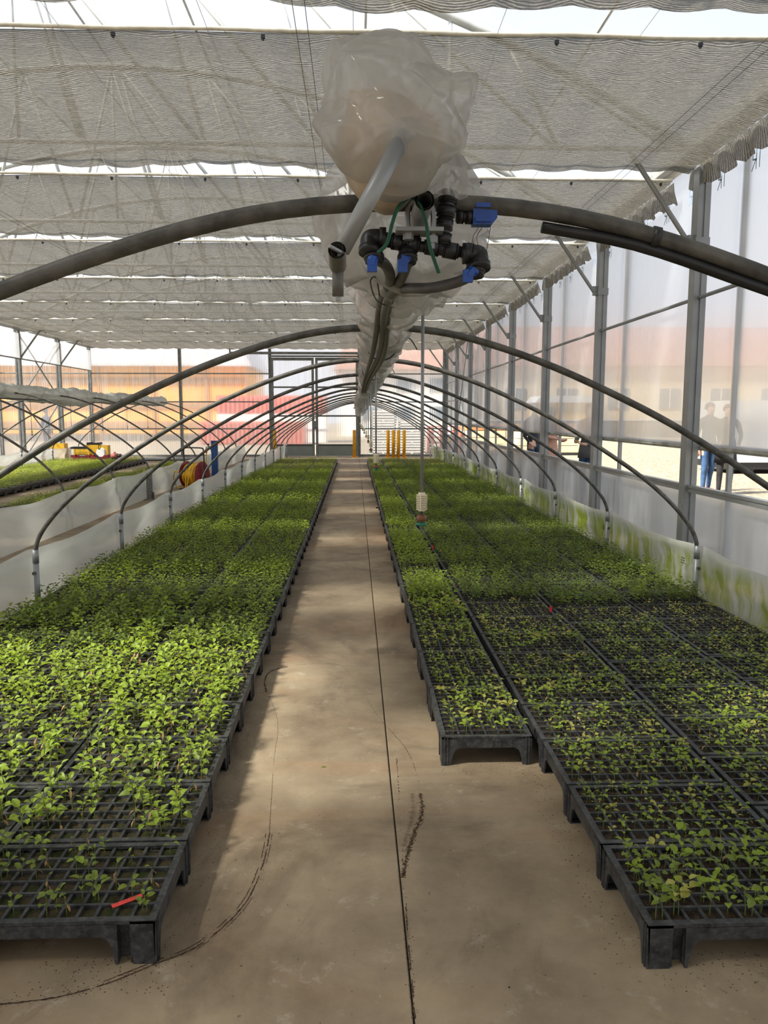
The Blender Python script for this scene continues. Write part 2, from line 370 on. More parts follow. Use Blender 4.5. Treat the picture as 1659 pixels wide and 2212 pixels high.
def concretemat():
    m, t, o = newmat('stained_concrete')
    tcn = N(t, 'ShaderNodeTexCoord')
    def nz(scale, det=6, mapsc=None, dist=0.0, rough=.6):
        n = N(t, 'ShaderNodeTexNoise'); n.inputs['Scale'].default_value = scale; n.inputs['Detail'].default_value = det; n.inputs['Distortion'].default_value = dist; n.inputs['Roughness'].default_value = rough
        if mapsc:
            mp = N(t, 'ShaderNodeMapping'); mp.inputs['Scale'].default_value = mapsc; t.links.new(tcn.outputs['Object'], mp.inputs['Vector']); t.links.new(mp.outputs[0], n.inputs['Vector'])
        else: t.links.new(tcn.outputs['Object'], n.inputs['Vector'])
        return n
    def ramp(src, p0, c0, p1, c1):
        r = N(t, 'ShaderNodeValToRGB'); r.color_ramp.elements[0].position = p0; r.color_ramp.elements[0].color = c0; r.color_ramp.elements[1].position = p1; r.color_ramp.elements[1].color = c1
        t.links.new(src, r.inputs[0]); return r
    base = ramp(nz(1.6, 8, rough=.65).outputs['Fac'], .34, srgb(118,102,81), .7, srgb(170,152,124))
    def mix(a, b_col, fac, f=1.0):
        mxn = N(t, 'ShaderNodeMixRGB'); mxn.inputs[2].default_value = b_col; t.links.new(a.outputs[0], mxn.inputs[1])
        mu = N(t, 'ShaderNodeMath', operation='MULTIPLY'); mu.inputs[1].default_value = f; t.links.new(fac.outputs[0], mu.inputs[0]); t.links.new(mu.outputs[0], mxn.inputs[0]); return mxn
    W1, W0 = (1,1,1,1), (0,0,0,1)
    rust = ramp(nz(.55, 5, (.7, 1.5, 1), .8).outputs['Fac'], .52, W0, .68, W1)
    c = mix(base, srgb(158,114,76), rust, .5)
    dark = ramp(nz(1.1, 9, (1, .8, 1), 1.2, .7).outputs['Fac'], .50, W0, .70, W1)
    c = mix(c, srgb(80,64,50), dark, .75)
    pale = ramp(nz(7.0, 12, None, .3, .8).outputs['Fac'], .57, W0, .68, W1)
    c = mix(c, srgb(200,190,174), pale, .4)
    speck = ramp(nz(38, 3, None, 0, .6).outputs['Fac'], .69, W0, .73, W1)
    c = mix(c, srgb(70,52,40), speck, .6)
    b = N(t, 'ShaderNodeBsdfPrincipled'); t.links.new(c.outputs[0], b.inputs['Base Color'])
    rr = N(t, 'ShaderNodeMapRange'); rr.inputs['To Min'].default_value = .55; rr.inputs['To Max'].default_value = .85
    t.links.new(nz(2.5).outputs['Fac'], rr.inputs['Value']); t.links.new(rr.outputs[0], b.inputs['Roughness'])
    b.inputs['Specular IOR Level'].default_value = .35
    bp = N(t, 'ShaderNodeBump'); bp.inputs['Strength'].default_value = .12; bp.inputs['Distance'].default_value = .004
    t.links.new(nz(40, 8).outputs['Fac'], bp.inputs['Height']); t.links.new(bp.outputs[0], b.inputs['Normal'])
    t.links.new(b.outputs[0], o.inputs[0]); return m
M['concrete'] = concretemat()
M['joint'] = pmat('dark_joint', rgb(.05,.042,.034), .9, 0, .2, 10)
M['gravel'] = pmat('pale_gravel', srgb(158,150,136), .9, 0, .2, 14, 1.0, 30, col2=srgb(112,102,84), spec=.1)
M['orange'] = pmat('orange_boards', srgb(243,180,92), .7, 0, .06, 3)
M['orange_dark'] = pmat('brown_batten', srgb(176,138,96), .7, 0, .08, 3)
M['whitewall'] = pmat('white_render', srgb(240,238,232), .8, 0, .05, 2)
M['greyroof'] = pmat('pale_grey_roof', srgb(214,220,226), .6, 0, .06, 2)
M['redwall'] = pmat('red_container', srgb(212,128,112), .6, 0, .1, 2)
M['redroof'] = pmat('red_roof_tiles', srgb(204,164,150), .8, 0, .1, 3)
M['beige'] = pmat('beige_facade', srgb(240,222,190), .8, 0, .05, 1)
M['ochre'] = pmat('ochre_facade', srgb(242,204,120), .8, 0, .05, 1)
M['glassdark'] = pmat('window_glass', srgb(120,138,150), .2, 0, .1, 2)
M['hedge'] = pmat('dark_low_wall', srgb(120,114,104), .9, 0, .15, 1)
M['timber'] = pmat('pale_timber', srgb(240,216,176), .7, 0, .08, 4)
M['timber_dk'] = pmat('brown_timber', srgb(196,140,92), .7, 0, .1, 4)
M['machine_yellow'] = pmat('machine_yellow', srgb(238,196,30), .5, 0, .05, 4)
M['skin'] = pmat('skin', srgb(205,160,135), .6, 0, .04, 6)
M['hair'] = pmat('brown_hair', rgb(.05,.032,.022), .7, 0, .2, 30)
M['denim'] = pmat('blue_denim', srgb(58,88,128), .85, 0, .2, 12)
M['denim_dk'] = pmat('dark_denim', srgb(44,62,86), .85, 0, .2, 12)
M['navy'] = pmat('navy_jacket', srgb(34,40,52), .8, 0, .15, 12)
M['pinkcoat'] = pmat('dusty_pink_coat', srgb(176,136,118), .85, 0, .08, 8)
M['greyjacket'] = pmat('grey_jacket', srgb(84,84,86), .8, 0, .1, 10)
M['blackcloth'] = pmat('black_trousers', srgb(34,34,38), .85, 0, .15, 12)
M['shoe'] = pmat('black_shoe', rgb(.015,.015,.016), .5, 0, .15, 12)
M['orangeshoe'] = pmat('orange_shoe', srgb(240,92,58), .6, 0, .08, 12)

# ================================================================== STRUCTURE
XR, XL, YF, YB = 3.30, -9.40, 28.1, -5.0
PY = lambda k: 7.50 + 2.943 * k
ZC = 3.85
XC = (XR + XL) / 2
def roofz(x, xc=XC, hw=6.35): return 3.98 + 1.95 * (1 - min(1, abs((x - xc) / hw)) ** 2)

# ---- ground outside and the slab floor inside
b = MB(); b.box(-90, 90, -30, 140, -.25, -.03); tag(b.build('ground', M['gravel']), kind='structure')
b = MB(); b.box(-22.2, 3.50, YB, 28.35, -.029, -.010)
floor = tag(b.build('floor', M['joint']), kind='structure')
xs = [-22.2, -16.1, -10.0, -3.93, 0.14, 3.50]
ys = [YB, -1.58, 1.58] + [4.73 + 3.17 * k for k in range(8)] ; ys = [y for y in ys if y < 27.5] + [28.35]
for i in range(len(xs)-1):
    for j in range(len(ys)-1):
        g = .0026
        x0, x1, y0, y1 = xs[i] + (g if i else 0), xs[i+1] - g, ys[j] + g*.6, ys[j+1] - g*.6
        c = .003
        m_ = MB(); m_.add([(x0,y0,-.0098),(x1,y0,-.0098),(x1,y1,-.0098),(x0,y1,-.0098),(x0,y0,-.003),(x1,y0,-.003),(x1,y1,-.003),(x0,y1,-.003),
                           (x0+c,y0+c,0),(x1-c,y0+c,0),(x1-c,y1-c,0),(x0+c,y1-c,0)],
                          [(0,3,2,1),(0,1,5,4),(1,2,6,5),(2,3,7,6),(3,0,4,7),(4,5,9,8),(5,6,10,9),(6,7,11,10),(7,4,8,11),(8,9,10,11)])
        m_.build('slab', M['concrete'], floor)

# ---- right wall
wr = struct('wall_right', (XR, 0, 0))
def rel(o, root):     # meshes are modelled in world coordinates, roots sit elsewhere
    o.matrix_parent_inverse = Matrix.Translation(-Vector(root.location)); return o
def post_mesh(x, y, z1, sx=.12, sy=.13, dx=1):
    m_ = MB()
    m_.box(x-sx/2, x+sx/2, y-sy/2+.012, y+sy/2-.012, 0, z1)
    # lipped front with a groove, as a cold-rolled profile
    m_.box(x-sx/2, x-sx*.16, y-sy/2, y-sy/2+.0125, 0, z1); m_.box(x+sx*.05, x+sx/2, y-sy/2, y-sy/2+.0125, 0, z1)
    m_.box(x-sx/2, x-sx*.16, y+sy/2-.0125, y+sy/2, 0, z1); m_.box(x+sx*.05, x+sx/2, y+sy/2-.0125, y+sy/2, 0, z1)
    return m_
KS = list(range(-4, 7))
for k in KS + [7]:
    y = PY(k) if k < 7 else YF - .07
    p = rel(post_mesh(XR, y, 4.0).build('steel_post', M['galv'], wr), wr)
    m_ = MB(); m_.box(XR-.068, XR+.068, y-.072, y+.072, 3.08, 3.17); m_.box(XR-.12, XR-.06, y-.02, y+.02, 3.08, 3.2)
    m_.build('brace_clamp', M['galv'], p)
    m_ = MB(); m_.box(XR-.10, XR-.05, y-.1, y-.05, .62, .67); m_.build('post_lug', M['galv'], p)
    m_ = MB(); m_.tube([(XR-.10, y, 3.12), (XR-.72, y, 3.97)], .024, 8); rel(m_.build('knee_brace', M['galv'], wr), wr)
    # thin outer upright
    m_ = MB(); m_.box(XR+.10, XR+.14, y-.62, y-.575, 0, 3.9); rel(m_.build('thin_upright', M['galv'], wr), wr)
FX = XR + .068
yy = [YB] + [PY(k) for k in KS] + [YF]
for i in range(len(yy)-1):
    y0, y1 = yy[i], yy[i+1]
    m_ = MB(); m_.add([(FX,y0,1.2),(FX,y1,1.2),(FX,y1,3.98),(FX,y0,3.98)], [(0,1,2,3)]); rel(m_.build('upper_film', M['film_wall'], wr), wr)
    m_ = MB(); m_.add([(FX,y0,0.0),(FX,y1,0.0),(FX,y1,.79),(FX,y0,.79)], [(0,1,2,3)]); rel(m_.build('lower_film', M['film_wall'], wr), wr)
    m_ = MB(); m_.box(XR-.03, XR+.035, y0+.066, y1-.066, .745, .775); m_.box(XR-.03, XR+.035, y0+.066, y1-.066, .79, .815); m_.box(XR-.02, XR+.025, y0+.066, y1-.066, .77, .795)
    rel(m_.build('sill_rail', M['galv'], wr), wr)
    m_ = MB(); m_.tube([(XR, y0+.06, 2.615), (XR, y1-.06, 2.615)], .019, 8); rel(m_.build('middle_rail', M['galv'], wr), wr)
m_ = MB(); m_.tube([(XR+.115, YB, 1.185), (XR+.115, YF, 1.185)], .036, 10); rel(m_.build('vent_roll_tube', pmat('pale_roll', rgb(.42,.40,.35), .6, .1, .2, 6), wr), wr)
for k in (5,):
    ya, yb2 = PY(k), PY(k+1)
    for a, c in (((ya, .3), (yb2, 3.7)), ((ya, 3.7), (yb2, .3))):
        m_ = MB(); m_.tube([(XR-.07, a[0], a[1]), (XR-.07, c[0], c[1])], .014, 6); rel(m_.build('cross_brace', M['galv'], wr), wr)
    m_ = MB(); m_.tube([(XR-.02, ya, 1.97), (XR-.02, YF, 1.97)], .02, 6); rel(m_.build('tie_tube', M['galv'], wr), wr)
# faint blue film print
ink = MB()
def stroke(mb, o, ax, ay, pts, wd, nrm):
    for (a, c) in zip(pts[:-1], pts[1:]):
        A = o + ax*a[0] + ay*a[1]; B = o + ax*c[0] + ay*c[1]; d = (B-A)
        if d.length < 1e-6: continue
        s_ = d.normalized().cross(nrm) * wd/2
        mb.add([A-s_, B-s_, B+s_, A+s_], [(0,1,2,3)])
for q in range(22):
    o_ = Vector((FX-.003, 5.3 + q*.62, 3.56 + .02*math.sin(q*2.1)))
    for L in ([(0,.16),(.07,.16)], [(.035,.16),(.035,0)], [(.09,.16),(.09,0)], [(.09,.16),(.15,.15),(.15,.09),(.09,.08)], [(.10,.08),(.16,0)]):
        stroke(ink, o_, Vector((0,1,0)), Vector((0,0,1)), L, .014, Vector((1,0,0)))
rel(ink.build('film_print', M['inkblue'], wr), wr)

# ---- back wall with ribbed polycarbonate and the sliding door
wk = struct('wall_back', (0, YF, 0))
XP = [-22.0, -18.8, -15.75, -12.6, -9.40, -6.22, -3.03, .15, XR]
for x in XP[:-1]:
    rel(post_mesh(x, YF-.07, 3.98, .10, .12).build('steel_post', M['steelgrey'], wk), wk)
rel(post_mesh(XR-.05, YF-.09, 3.98, .16, .14).build('corner_post', M['steelgrey'], wk), wk)
for z in (2.96, 1.96, 1.0):
    for i in range(len(XP)-1):
        if XP[i] == -3.03: continue
        m_ = MB(); m_.tube([(XP[i]+.05, YF-.05, z), (XP[i+1]-.05, YF-.05, z)], .022, 6); rel(m_.build('transom', M['steelgrey'], wk), wk)
def ribbed(x0, x1, y, z0, z1, top=None):
    m_ = MB(); n = max(2, int((x1-x0)/.038)); vs = []; fs = []
    for i in range(n+1):
        x = x0 + (x1-x0)*i/n; yo = y + (.008 if i % 2 else 0.0)
        vs += [(x, yo, z0), (x, yo, top(x) if top else z1)]
    for i in range(n): fs.append((2*i, 2*i+2, 2*i+3, 2*i+1))
    m_.add(vs, fs); return m_
x = -22.0
while x < XR - .02:
    x1 = min(x + 1.06, XR)
    if x < -3.03 < x1: x1 = -3.03
    if abs(x + 3.03) < 1e-6:
        rel(ribbed(x, .15, YF, 3.56, 3.98).build('polycarbonate_panel', M['film_poly'], wk), wk); x = .15; continue
    rel(ribbed(x+.004, x1, YF, 0.02, 3.98).build('polycarbonate_panel', M['film_poly'], wk), wk)
    x = x1
for a, c in ((XL, XC), (XC, XR)):
    rel(ribbed(a, c, YF, 3.98, 0, lambda q: roofz(q)+.002).build('gable_panel', M['film_poly'], wk), wk)
m_ = MB(); m_.box(-22, -3.08, YF-.06, YF-.02, .0, .07); m_.box(.2, XR, YF-.06, YF-.02, .0, .07); rel(m_.build('base_rail', M['steelgrey'], wk), wk)

d1 = struct('door_1', (-1.44, YF-.12, 0))
m_ = MB(); m_.box(-4.45, 1.5, YF-.20, YF-.14, 3.63, 3.72); m_.box(-4.45, -4.40, YF-.2, YF-.14, 3.72, 3.98); m_.box(1.45, 1.5, YF-.2, YF-.14, 3.72, 3.98); m_.box(-3.08, .2, YF-.2, YF-.14, 3.53, 3.60)
rel(m_.build('door_track', M['steelgrey'], d1), d1)
for x0, x1 in ((-3.0, -1.46), (-1.42, .12)):
    m_ = MB(); y0, y1 = YF-.15, YF-.10
    m_.box(x0, x0+.09, y0, y1, .02, 3.52); m_.box(x1-.09, x1, y0, y1, .02, 3.52); m_.box(x0+.09, x1-.09, y0, y1, 3.42, 3.52)
    for z in (2.48, 1.46): m_.box(x0+.09, x1-.09, y0+.005, y1-.005, z-.03, z+.03)
    lf = rel(m_.build('door_frame', M['steelgrey'], d1), d1)
    m_ = MB(); m_.box(x0+.09, x1-.09, y0+.01, y1-.01, .02, .40); rel(m_.build('kick_panel', M['doorgrey'], d1), d1)
    m_ = MB(); m_.box(x0+.09, x1-.09, y0-.004, y1, .40, .44); rel(m_.build('kick_rail', M['blackfit'], d1), d1)
    for z0, z1 in ((.44, 1.43), (1.49, 2.45), (2.51, 3.42)):
        rel(ribbed(x0+.09, x1-.09, YF-.125, z0, z1).build('door_pane', M['film_poly'], d1), d1)
m_ = MB(); hx = [(-1.44+.13*math.cos(math.pi/8+q*math.pi/4)*.9, 1.13+.16*math.sin(math.pi/8+q*math.pi/4)) for q in range(8)]
m_.prism([(p[0], p[1]) for p in hx], 1, YF-.175, YF-.155); rel(m_.build('door_lock_plate', M['steelgrey'], d1), d1)

# ---- left side of the bay: posts, rail and hanging valance
wl = struct('wall_left', (XL, 0, 0))
for k in range(-3, 7):
    y = PY(k)
    rel(post_mesh(XL, y, 4.0, .13, .13).build('steel_post', M['steelgrey'], wl), wl)
    m_ = MB(); m_.tube([(XL+.07, y, 3.08), (XL+.75, y, 3.97)], .026, 8); rel(m_.build('knee_brace', M['steelgrey'], wl), wl)
for k in range(-3, 7):
    y0 = PY(k)+.02; y1 = (PY(k+1) if k < 6 else YF-.1)-.02
    m_ = MB(); m_.grid(lambda u, v: (XL+.075+.01*math.sin(u*21)*(1-v), y0+(y1-y0)*u, 3.05+.70*v), 24, 4); rel(m_.build('valance_film', M['film_valance'], wl, True), wl)
    m_ = MB(); m_.tube([(XL+.075, y0, 3.05), (XL+.075, y1, 3.05)], .02, 6); rel(m_.build('valance_rail', M['steelgrey'], wl), wl)
ya, yb2 = PY(5), PY(6)
for a, c in (((ya, .25), (yb2, 1.9)), ((ya, 1.9), (yb2, .25)), ((ya, 2.0), (yb2, 3.75)), ((ya, 3.75), (yb2, 2.0))):
    m_ = MB(); m_.tube([(XL, a[0]+.06, a[1]), (XL, c[0]-.06, c[1])], .02, 6); rel(m_.build('cross_brace', M['steelgrey'], wl), wl)
m_ = MB(); m_.tube([(XL, ya+.06, 1.95), (XL, yb2-.06, 1.95)], .03, 6); rel(m_.build('tie_tube', M['steelgrey'], wl), wl)
# ---- gable behind the viewer
wf = struct('wall_front', (0, YB, 0))
x = -22.0
while x < XR-.01:
    x1 = min(x+1.06, XR); rel(ribbed(x, x1, YB, .02, 3.98).build('polycarbonate_panel', M['film_poly'], wf), wf); x = x1

# ---- roof: film bays and purlins
ce = struct('ceiling', (0, 0, 4.0))
byy = [YB] + [PY(k) for k in KS] + [YF]
for bx in (0, 1):
    xc = XC - bx*12.7
    for i in range(len(byy)-1):
        y0, y1 = byy[i], byy[i+1]
        for s_ in (-1, 1):
            m_ = MB(); m_.grid(lambda u, v: (xc+s_*6.35*u, y0+(y1-y0)*v, roofz(xc+s_*6.35*u, xc)), 10, 1)
            rel(m_.build('roof_film', M['film_roof'], ce, True), ce)
for u in (-.8, -.5, -.2, 0, .2, .5, .8):
    x = XC+6.35*u; m_ = MB(); m_.tube([(x, YB, roofz(x)-.03), (x, YF, roofz(x)-.03)], .014, 6); rel(m_.build('purlin', M['galv_white'], ce), ce)
for x in (XR, XL):
    m_ = MB(); m_.prism([(x-.12, 4.08), (x-.10, 3.99), (x+.10, 3.99), (x+.12, 4.08), (x+.09, 4.08), (x+.08, 4.02), (x-.08, 4.02), (x-.09, 4.08)], 1, YB, YF); rel(m_.build('gutter', M['galv_white'], ce), ce)

# ================================================================== ROOF TRUSSES
def truss(y):
    t = thing('roof_truss', 'arched pale steel roof truss above the shade curtains', 'roof truss', (XC, y, 3.95), group='roof trusses over the bay')
    def part(nm, mb): rel(mb.build(nm, M['galv_white'], t, True), t)
    m_ = MB(); m_.tube([(XL+.1, y, 3.98), (XR-.1, y, 3.98)], .026, 8); part('bottom_chord', m_)
    n = 20; P = [(XL+.1+(12.5)*i/n, y, roofz(XL+.1+12.5*i/n)-.07) for i in range(n+1)]
    m_ = MB(); m_.tube(P, .045, 8); part('arch_chord', m_)
    nb = 12
    for i in range(nb):
        xa = XL+.4+12.0*i/(nb-1); xb = xa+.5 if i < nb/2 else xa-.5
        m_ = MB(); m_.tube([(xa, y, 3.98), (max(min(xb, XR-.2), XL+.2), y, roofz(max(min(xb, XR-.2), XL+.2))-.08)], .021, 6); part('web', m_)
        xm = min(xa+1.05, XR-.2)
        m_ = MB(); m_.tube([(max(min(xb, XR-.2), XL+.2), y, roofz(max(min(xb, XR-.2), XL+.2))-.08), (xm, y, 3.98)], .021, 6); part('web', m_)
    for u in (-.62, 0, .62):
        x = XC+6.35*u; m_ = MB(); m_.tube([(x, y, 3.98), (x, y, roofz(x)-.08)], .017, 6); part('hanger', m_)
for k in KS: truss(PY(k))

# ================================================================== SHADE CURTAINS
def curtain_cloth(X0, X1, L, seed):
    nu = int((X1-X0)/.075); nv = 44
    def fn(u, v):
        x = X0+(X1-X0)*u; y = L*v
        q = abs(math.sin(math.pi*(x+.11)/.45))
        sag = .021*q**.75
        n1 = noise.noise(Vector((x*.9, y*2.2, seed*7.3)))
        e0 = math.exp(-y/.06); e1 = math.exp(-(L-y)/.09)
        z = -sag*(1-e0) - .009*(n1+.2) - .010*e1*(.4+q) + .014*e1*math.sin(y*95+x*2) + .006*math.sin(y*58+3*n1+x*.8)
        return (x, y + .03*e1*math.sin(x*3.1+seed) + .012*n1*(1-e0), z)
    return MB().grid(fn, nu, nv)
def fringe(L, side, seed):
    n = int(L/.04)
    def fn(u, v):
        y = L*u; s_ = abs(math.sin(math.pi*y/.29+seed))
        dz = -(.23-.05*s_)*v
        return (side*(.02+.05*math.sin(y*21+seed)*v+.03*v), y, dz-.01+.012*math.sin(y*60)*v)
    return MB().grid(fn, n, 5)
clip_me = MB().cbox((0,0,-.010), (.024,.018,.022)).cbox((0,0,-.024), (.013,.012,.014)).mesh('clip', M['blackfit'])
cloth_cache = {}
def curtain(k, X0=XL+.06, X1=XR-.07, label=None, group='pale shade curtains under the roof', y0=None, y1=None):
    y0 = PY(k)+.56 if y0 is None else y0; y1 = ((PY(k+1)+.17) if k < 6 else YF-.06) if y1 is None else y1; L = y1-y0
    t = thing('shade_curtain', label or 'pleated beige shade curtain stretched between two roof trusses', 'curtain', (0, y0, ZC), group=group)
    key = (round(L, 2), X0, X1, k % 3)
    if key not in cloth_cache: cloth_cache[key] = (curtain_cloth(X0, X1, L, k % 3).mesh('cloth', M['cloth'], True), fringe(L, 1, k % 3).mesh('side_fringe', M['cloth'], True))
    link('cloth', cloth_cache[key][0], t)
    link('side_fringe', cloth_cache[key][1], t, (X1, 0, 0))
    m_ = MB(); P = [(X0+(X1-X0)*i/40, 0, .012+.004*math.sin(i*1.7)) for i in range(41)]
    m_.tube(P, .014, 8); m_.build('leading_tube', M['clothedge'], t, True)
    x = X0+.5
    while x < X1:
        link('clip', clip_me, t, (x, .012, -.012)); x += .92
    return t
for k in range(-5, 7):
    if k == -2:
        curtain(k, X0=-3.05, label='beige shade curtain whose hem shows above the wrapped plastic bag')  # left end cut back out of view to let the sun patch in
        curtain(k, X1=-3.15, y0=3.35, label='unseen short beige shade curtain piece added to bound the sun patch')  # added unseen piece, shaped to end the sun patch on the bed
    elif k == -3:
        curtain(k, X0=-3.05); curtain(k, X1=-3.15, y1=1.30)  # unseen panel split, its opening invented to place the sun patch
    elif k == -1: curtain(k, label='large beige pleated shade curtain above the wrapped plastic bundle')
    elif k == 6: curtain(k, label='beige shade curtain ending at the ribbed back wall')
    else: curtain(k)
for x in [-8.6, -8.52, -4.05, -3.97, -.34, -.27, 2.52, 2.60]:
    m_ = MB(); m_.tube([(x, YB+.1, ZC-.075), (x, YF-.05, ZC-.075)], .0022, 4)
    tag(m_.build('drive_cable', M['wire']), 'thin dark cable running lengthwise under the shade curtains', 'cable', 'cables under the curtains')
x = -9.0
while x < XR:
    m_ = MB(); m_.tube([(x, YB+.1, ZC+.012), (x, YF-.05, ZC+.012)], .0018, 4)
    tag(m_.build('support_wire', M['wirelight']), 'thin pale wire stretched lengthwise above the shade curtains', 'wire', 'wires above the curtains'); x += .9

# ================================================================== TUNNEL HOOPS
HOOP_HALF = [(0,1.90),(.25,1.885),(.5,1.83),(.82,1.72),(1.17,1.565),(1.45,1.42),(1.76,1.23),(2.07,1.02),(2.29,.83),(2.43,.67),(2.495,.55),(2.51,.44)]
HY = [1.52 + 2.115*n for n in range(13)]
CX1, CX2 = .12, -6.35
def hoop_parts(seed, r=.0165):
    half = [(x, 0, z) for x, z in HOOP_HALF]
    path = [(-x, 0, z) for x, _, z in half[::-1]] + half[1:]
    arch = MB().tube(spline(path, 4), r, 10).mesh('arch_pipe', M['galv_dark'], True)
    sl = []
    for s_ in (-1, 1):
        sl.append(MB().tube([(s_*2.51, 0, 0), (s_*2.51, 0, .40)], .021, 10).tube([(s_*2.51, 0, .40), (s_*2.51, 0, .50)], .0235, 10).mesh('ground_sleeve', M['galv'], True))
    bolt = MB().tube([(0, -.045, 0), (0, .03, 0)], .008, 6).tube([(0, -.052, 0), (0, -.04, 0)], .014, 6).mesh('bolt', M['galv_dark'])
    return arch, sl, bolt
AR, SL, BO = hoop_parts(0)
def hoop(cx, y, label, group):
    t = thing('tunnel_hoop', label, 'hoop', (cx, y, 0), group=group)
    link('arch_pipe', AR, t)
    for s_, me in zip((-1, 1), SL):
        link('ground_sleeve', me, t)
        link('bolt', BO, t, (s_*2.51, 0, .33))
    return t
for n, y in enumerate(HY):
    lab = ['bent grey pipe hoop carrying the valve manifold and the crank', 'bent grey pipe hoop standing behind the hoop that carries the manifold'][n] if n < 2 else \
          ('bent grey pipe hoop of the middle tunnel over the seedling beds' if n < 12 else 'last bent pipe hoop of the middle tunnel, next to the door posts')
    h_ = hoop(CX1, y, lab, 'hoops of the middle tunnel')
    if n == 0:     # cable ties and taped hose on the first hoop
        for u in (.46, .83):
            i = u; x = i*1.0
            for q in range(len(HOOP_HALF)-1):
                if HOOP_HALF[q][0] <= x <= HOOP_HALF[q+1][0]:
                    f = (x-HOOP_HALF[q][0])/(HOOP_HALF[q+1][0]-HOOP_HALF[q][0]); z = HOOP_HALF[q][1]+f*(HOOP_HALF[q+1][1]-HOOP_HALF[q][1])
                    d = Vector((HOOP_HALF[q+1][0]-HOOP_HALF[q][0], 0, HOOP_HALF[q+1][1]-HOOP_HALF[q][1])).normalized()
            m_ = MB(); m_.tube([Vector((x,0,z))-d*.007, Vector((x,0,z))+d*.007], .022, 12); m_.build('cable_tie', M['blackfit'], h_, True)
        P = [(x, .0, z-.026) for x, z in [(.24,1.883),(.42,1.852),(.62,1.79),(.82,1.72),(1.17,1.565),(1.45,1.42),(1.76,1.23)]]
        m_ = MB(); m_.tube(spline(P, 4), .011, 8); m_.build('taped_hose', M['blackfit'], h_, True)
for n, y in enumerate(HY[3:12]):
    hoop(CX2, y+.25, 'thin pipe hoop of the neighbouring tunnel beyond the hose reel', 'hoops of the neighbouring tunnel')

# ================================================================== SIDE SKIRTS OF FILM
def skirt(x, out, y0, y1, ztop, mat, label, seed, phase):
    n = int((y1-y0)/.07); d = HY[1]-HY[0]
    def fn(u, v):
        y = y0+(y1-y0)*u; q = (y-phase)/d; c = abs(math.sin(math.pi*q))
        nn = noise.noise(Vector((seed, y*1.6, v*2.0))); n2 = noise.noise(Vector((seed+9, y*4.5+v*3, v*4.0)))
        z = (ztop-.045*c+.012*nn)*v
        xx = x+out*(.02+.035*c*math.sin(v*math.pi)+.045*nn*math.sin(v*math.pi)+.022*n2*math.sin(v*math.pi*.9)+(.05*(1-v)**3))
        if v > .97: xx += out*.015
        return (xx, y, z+.002)
    m_ = MB().grid(fn, n, 14)
    o = m_.build('film_skirt', mat, None, True); o.location = (0, 0, 0)
    return tag(o, label, 'plastic skirt')
SKR = skirt(2.655, 1, .3, HY[12]+.15, .49, M['skirt_algae'], 'milky plastic skirt stained with green algae beside the outer film wall', 1.0, HY[0])
skirt(-2.415, -1, .3, HY[12]+.1, .50, M['skirt'], 'white plastic skirt beside the bed next to the hose reel path', 2.0, HY[0])
skirt(-3.815, 1, 4.0, 26.6, .52, M['skirt'], 'white plastic skirt of the neighbouring tunnel, facing the blue post', 3.0, HY[0]+.25)
skirt(-8.885, -1, 8.0, 25.2, .52, M['skirt'], 'white plastic skirt behind the neighbouring bed, ending at the red crates', 4.0, HY[0]+.25)
# small printed sign marks on the algae skirt
for (sx, sy) in ((1483, 1216), (1309, 1142)):
    y = None
    d_ = _ray(sx, sy); P = CC + d_*(2.66/d_[0])
    m_ = MB(); o_ = Vector((2.645, P[1], P[2]-.035))
    for L in ([(0,.07),(.07,.07)], [(.0,.05),(.075,.05)], [(-.005,.03),(.08,.03)], [(.04,.03),(.04,0)], [(.02,.08),(.02,.03)], [(.055,.08),(.055,.03)]):
        stroke(m_, o_, Vector((0,1,0)), Vector((0,0,1)), L, .006, Vector((1,0,0)))
    m_.build('printed_mark', M['inkblack'], SKR)

# ================================================================== TRAYS
TL, TD, TH = .595, .390, .130
A_, B_ = TL/2, TD/2
def tray_grid():
    m_ = MB(); rw = .020
    m_.box(-A_, A_, -B_, -B_+rw, .119, .130); m_.box(-A_, A_, B_-rw, B_, .119, .130)
    m_.box(-A_, -A_+rw, -B_+rw, B_-rw, .119, .130); m_.box(A_-rw, A_, -B_+rw, B_-rw, .119, .130)
    ix, iy = A_-rw, B_-rw; cw, cd_ = 2*ix/11, 2*iy/6
    for i in range(1, 11): m_.box(-ix+cw*i-.0045, -ix+cw*i+.0045, -iy, iy, .100, .1265)
    for j in range(1, 6): m_.box(-ix, ix, -iy+cd_*j-.0045, -iy+cd_*j+.0045, .100, .128)
    for i in range(11):
        for j in range(6):
            x, y = -ix+cw*(i+.5), -iy+cd_*(j+.5); a, c = cw/2-.001, cd_/2-.001
            m_.add([(x-a,y-c,.105),(x+a,y-c,.105),(x+a,y+c,.105),(x-a,y+c,.105),(x-a*.8,y-c*.8,.078),(x+a*.8,y-c*.8,.078),(x+a*.8,y+c*.8,.078),(x-a*.8,y+c*.8,.078)],
                   [(0,1,5,4),(1,2,6,5),(2,3,7,6),(3,0,4,7),(4,5,6,7)])
    # outer skirt between the legs
    for s_ in (-1, 1):
        m_.box(-(A_-.15), A_-.15, s_*B_-(.004 if s_ > 0 else 0), s_*B_+(.004 if s_ < 0 else 0), .082, .120)
        m_.box(s_*A_-(.004 if s_ > 0 else 0), s_*A_+(.004 if s_ < 0 else 0), -(B_-.075), B_-.075, .078, .120)
    return m_.mesh('cell_grid', M['blackplastic'])
